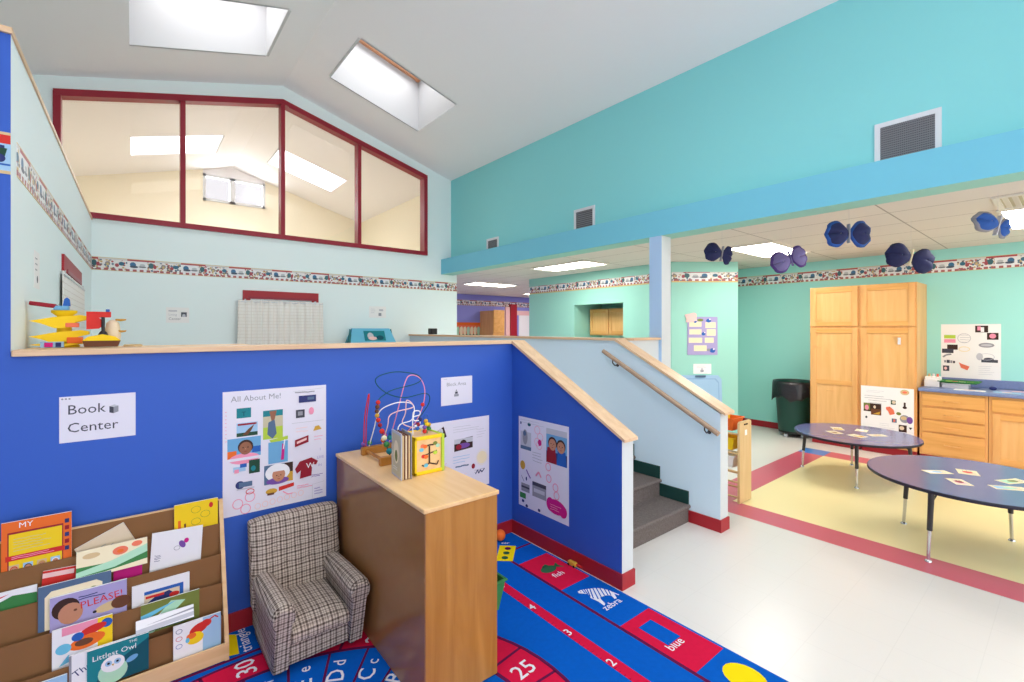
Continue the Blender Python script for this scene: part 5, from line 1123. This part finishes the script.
s = Sheet(on(.34, .95), an, (0,0,1), .28, .155, 'paper_white', .002); s.scrib(.05,.12,.18,2,'c_lgrey',.02,.005); s.rect(.11,.03,.05,.03,'c_grey'); s.ell(.135,.07,.018,.02,'c_lgrey')
paper('sign', s, 'white sign on the mint angled wall just above the upright blue tray', 'sign')
ld = thing('plastic_tray', tuple(e+an*.40+wn*.09), 'light blue plastic tray standing upright against the mint wall', 'tray')
mat('lid_rim', (140, 176, 212), .5, .3)
def lidp(ins, d): return [e+an*q+wn*(d+.06*(1-z/.93))+V(0,0,z) for q, z in ((.10+ins, .002+ins), (.76-ins, .002+ins), (.76-ins, .87-ins), (.71-ins, .93-ins), (.15+ins, .93-ins), (.10+ins, .87-ins))]
b = MB(); b.prism(lidp(0, .012), wn*.03, 'c_lblue'); b.build('panel', ld, bevel=.008)
b = MB(); b.prism(lidp(.045, .042), wn*.01, 'lid_rim'); b.prism(lidp(.06, .05), wn*.004, 'c_lblue'); b.build('raised_rim', ld, bevel=.004)
b = MB(); q = e+an*.43+wn*.05+V(0,0,.915); b.obox(q, an*.08, wn*.015, V(0,0,.015), 'c_bluegrey'); b.build('latch', ld, bevel=.004)

# ---- oak wall cabinet seen through the recess
wc = thing('wall_cabinet', (7.1, 5.62, 1.53), 'yellow oak wall cabinet with two doors in the mint wall recess', 'cabinet')
b = MB(); b.box(6.92, 7.298, 5.12, 6.06, 1.53, 2.035, 'oak'); b.build('body', wc)
for y0 in (5.14, 5.60): door(wc, y0, y0+.445, 1.55, 2.02, 6.92)

# ---- paper butterflies hung from the ceiling
def wing(b, sgn, w, h, m, m2):
    """One fan-folded round wing pinched at the body."""
    n = 28; k = 5; vs = []; fs = []
    for j in range(k+1):
        r = max(j/k, .02)
        for i in range(n+1):
            a = 2*PI*i/n; x = .50*w+.52*w*r*math.cos(a); z = h*r*math.sin(a)*(1+.12*math.cos(a)); x = max(x, .03*w)
            pin = 1-.35*max(0, 1-x/(.35*w))
            fold = .012*math.cos(14*math.atan2(z, x+.02))*(x/w)
            vs.append((sgn*x, fold-.55*w*(1-r*r)*.5+.10*x, z*pin))
    for j in range(k):
        for i in range(n): q = j*(n+1)+i; fs.append(([q, q+1, q+n+2, q+n+1], m if j != 4 else m2))
    base_ = len(b.v); b.v += [Vector(v) for v in vs]
    for f, mm in fs: b.f.append([x+base_ for x in f]); b.m.append(b.mi(mm)); b.sm.append(True)
def butterfly(loc, yaw, roll, sz, w1, w2, hh, label, mats):
    r = thing('paper_butterfly', loc, label, 'hanging decoration', 'paper butterflies under the tile ceiling'); o = r['o']; r['o'] = (0, 0, 0)
    for sg, w in ((-1, w1), (1, w2)):
        b = MB(); wing(b, sg, w*sz, hh*sz, mats[0], mats[1]); g = b.build('wing', r); g.modifiers.new('s', 'SOLIDIFY').thickness = .002
    b = MB(); b.box(-.005*sz, .005*sz, -.012, .02, -.075*sz, .085*sz, mats[2]); b.build('clothespin', r, bevel=.002)
    r.rotation_euler = (0, roll, yaw)
    b = MB(); m = Matrix.Rotation(yaw, 3, 'Z') @ Matrix.Rotation(roll, 3, 'Y'); top = m.inverted() @ Vector((0, 0, 2.70-loc[2])); b.cyl((0, 0, 0), tuple(top), .0008, 'c_lgrey', n=5); b.build('thread', r)
mat('wing_navy', (44, 48, 88), .7, .2, noise=.35, nscale=12); mat('wing_blue', (52, 92, 168), .7, .2, noise=.3, nscale=16); mat('wing_violet', (124, 116, 168), .7, .2, noise=.3, nscale=10); mat('wing_plum', (92, 70, 140), .7, .2, noise=.3, nscale=10)

butterfly((4.866, 2.416, 2.45), -.55, .2, 1.0, .19, .12, .10, 'navy paper butterfly turned edge on, farthest left under the tile ceiling', ('wing_navy', 'wing_navy', 'c_grey'))
butterfly((5.315, 1.907, 2.38), -.75, -.3, 1.0, .2, .165, .115, 'violet paper butterfly hanging below the middle ceiling light', ('wing_violet', 'wing_plum', 'wing_violet'))
butterfly((4.67, 1.231, 2.45), -.65, .0, 1.0, .19, .20, .112, 'dark blue paper butterfly with bright blue bands, highest near the beam', ('wing_navy', 'wing_blue', 'c_grey'))
butterfly((5.771, 1.024, 2.33), -.75, .25, 1.0, .22, .225, .118, 'navy paper butterfly in front of the border above the pantry', ('wing_navy', 'wing_navy', 'c_cream'))
butterfly((5.203, .403, 2.45), -.6, .3, 1.0, .20, .11, .082, 'blue and grey paper butterfly at the right by the ceiling lamp', ('wing_blue', 'c_grey', 'c_lgrey'))

# ---- purple room beyond
pc = thing('pantry_cabinet', (8.5, 11.36, 0), 'tall oak cabinet against the purple wall far away', 'cabinet')
b = MB(); b.box(8.28, 8.72, 11.03, YE-.004, 0, 2.2, 'oak'); b.build('body', pc)
for x in (8.295,):
    for z0, z1 in ((.1, 1.5), (1.53, 2.22)): b = MB(); b.box(x, x+.41, 11.01, 11.03, z0, z1, 'oak_flat'); b.build('door', pc, bevel=.006)
s = Sheet((7.40, YE-.006, 1.40), (1,0,0), (0,0,1), .90, .45, 'c_coral', .004); s.rect(0,0,.9,.10,'c_dgreen'); s.rect(0,.36,.9,.09,'c_orange')
for i in range(7): x = .06+.125*i; s.pg([(x-.03,.08),(x+.05,.07),(x+.07,.27),(x+.03,.33),(x-.03,.30),(x-.05,.2)], 'c_cream' if i % 3 else 'c_mint')
paper('mural', s, 'orange picture strip with pale animal shapes on the purple wall', 'picture')

# ================================================================ LIGHT AND CAMERA
def area(name, loc, rot, sx, sy, power, col=(1, 1, 1)):
    l = bpy.data.lights.new(name, 'AREA'); l.shape = 'RECTANGLE'; l.size = sx; l.size_y = sy; l.energy = power; l.color = col
    o = bpy.data.objects.new(name, l); COL.objects.link(o); o.location = loc; o.rotation_euler = rot; return o
for k, (x0, x1, y0, y1) in enumerate(SKY):
    xm, ym = (x0+x1)/2, (y0+y1)/2
    area('skylight_or_added_light', (xm, ym, roof(xm)+DEP-.12), (0, math.atan(SL)*(1 if xm > R0 else -1), 0), x1-x0-.15, y1-y0-.15, SKYP if k < 2 else FARP if k < 4 else ADDEDP, (1, .99, .98))  # last power is extra light from the added, unseen skylights
area('gable_daylight', ((GX0+GX1)/2, YE+.2, 4.65), (-PI/2, 0, 0), 1.1, .5, GABP)
w = bpy.data.worlds.new('sky'); scn.world = w; w.use_nodes = True
w.node_tree.nodes['Background'].inputs[0].default_value = (*WCOL, 1); w.node_tree.nodes['Background'].inputs[1].default_value = WSTR
cam = bpy.data.cameras.new('camera'); co = bpy.data.objects.new('camera', cam); COL.objects.link(co)
cam.sensor_width = 36; cam.lens = 464/1024*36; cam.shift_y = -12/1024; cam.clip_start = .05
ang = math.atan2(1080-512, 464)
co.location = (0, 0, 1.65); co.rotation_euler = (PI/2, 0, ang-PI/2)
scn.camera = co
scn.view_settings.view_transform = 'Standard'; scn.view_settings.look = 'None'; scn.view_settings.exposure = EXPO; scn.view_settings.gamma = 1; scn.view_settings.use_curve_mapping = False
scn.cycles.max_bounces = 10; scn.cycles.diffuse_bounces = 5; scn.cycles.use_denoising = True; scn.cycles.sample_clamp_indirect = 6
for o in bpy.data.objects:
    if 'o' in o: del o['o']
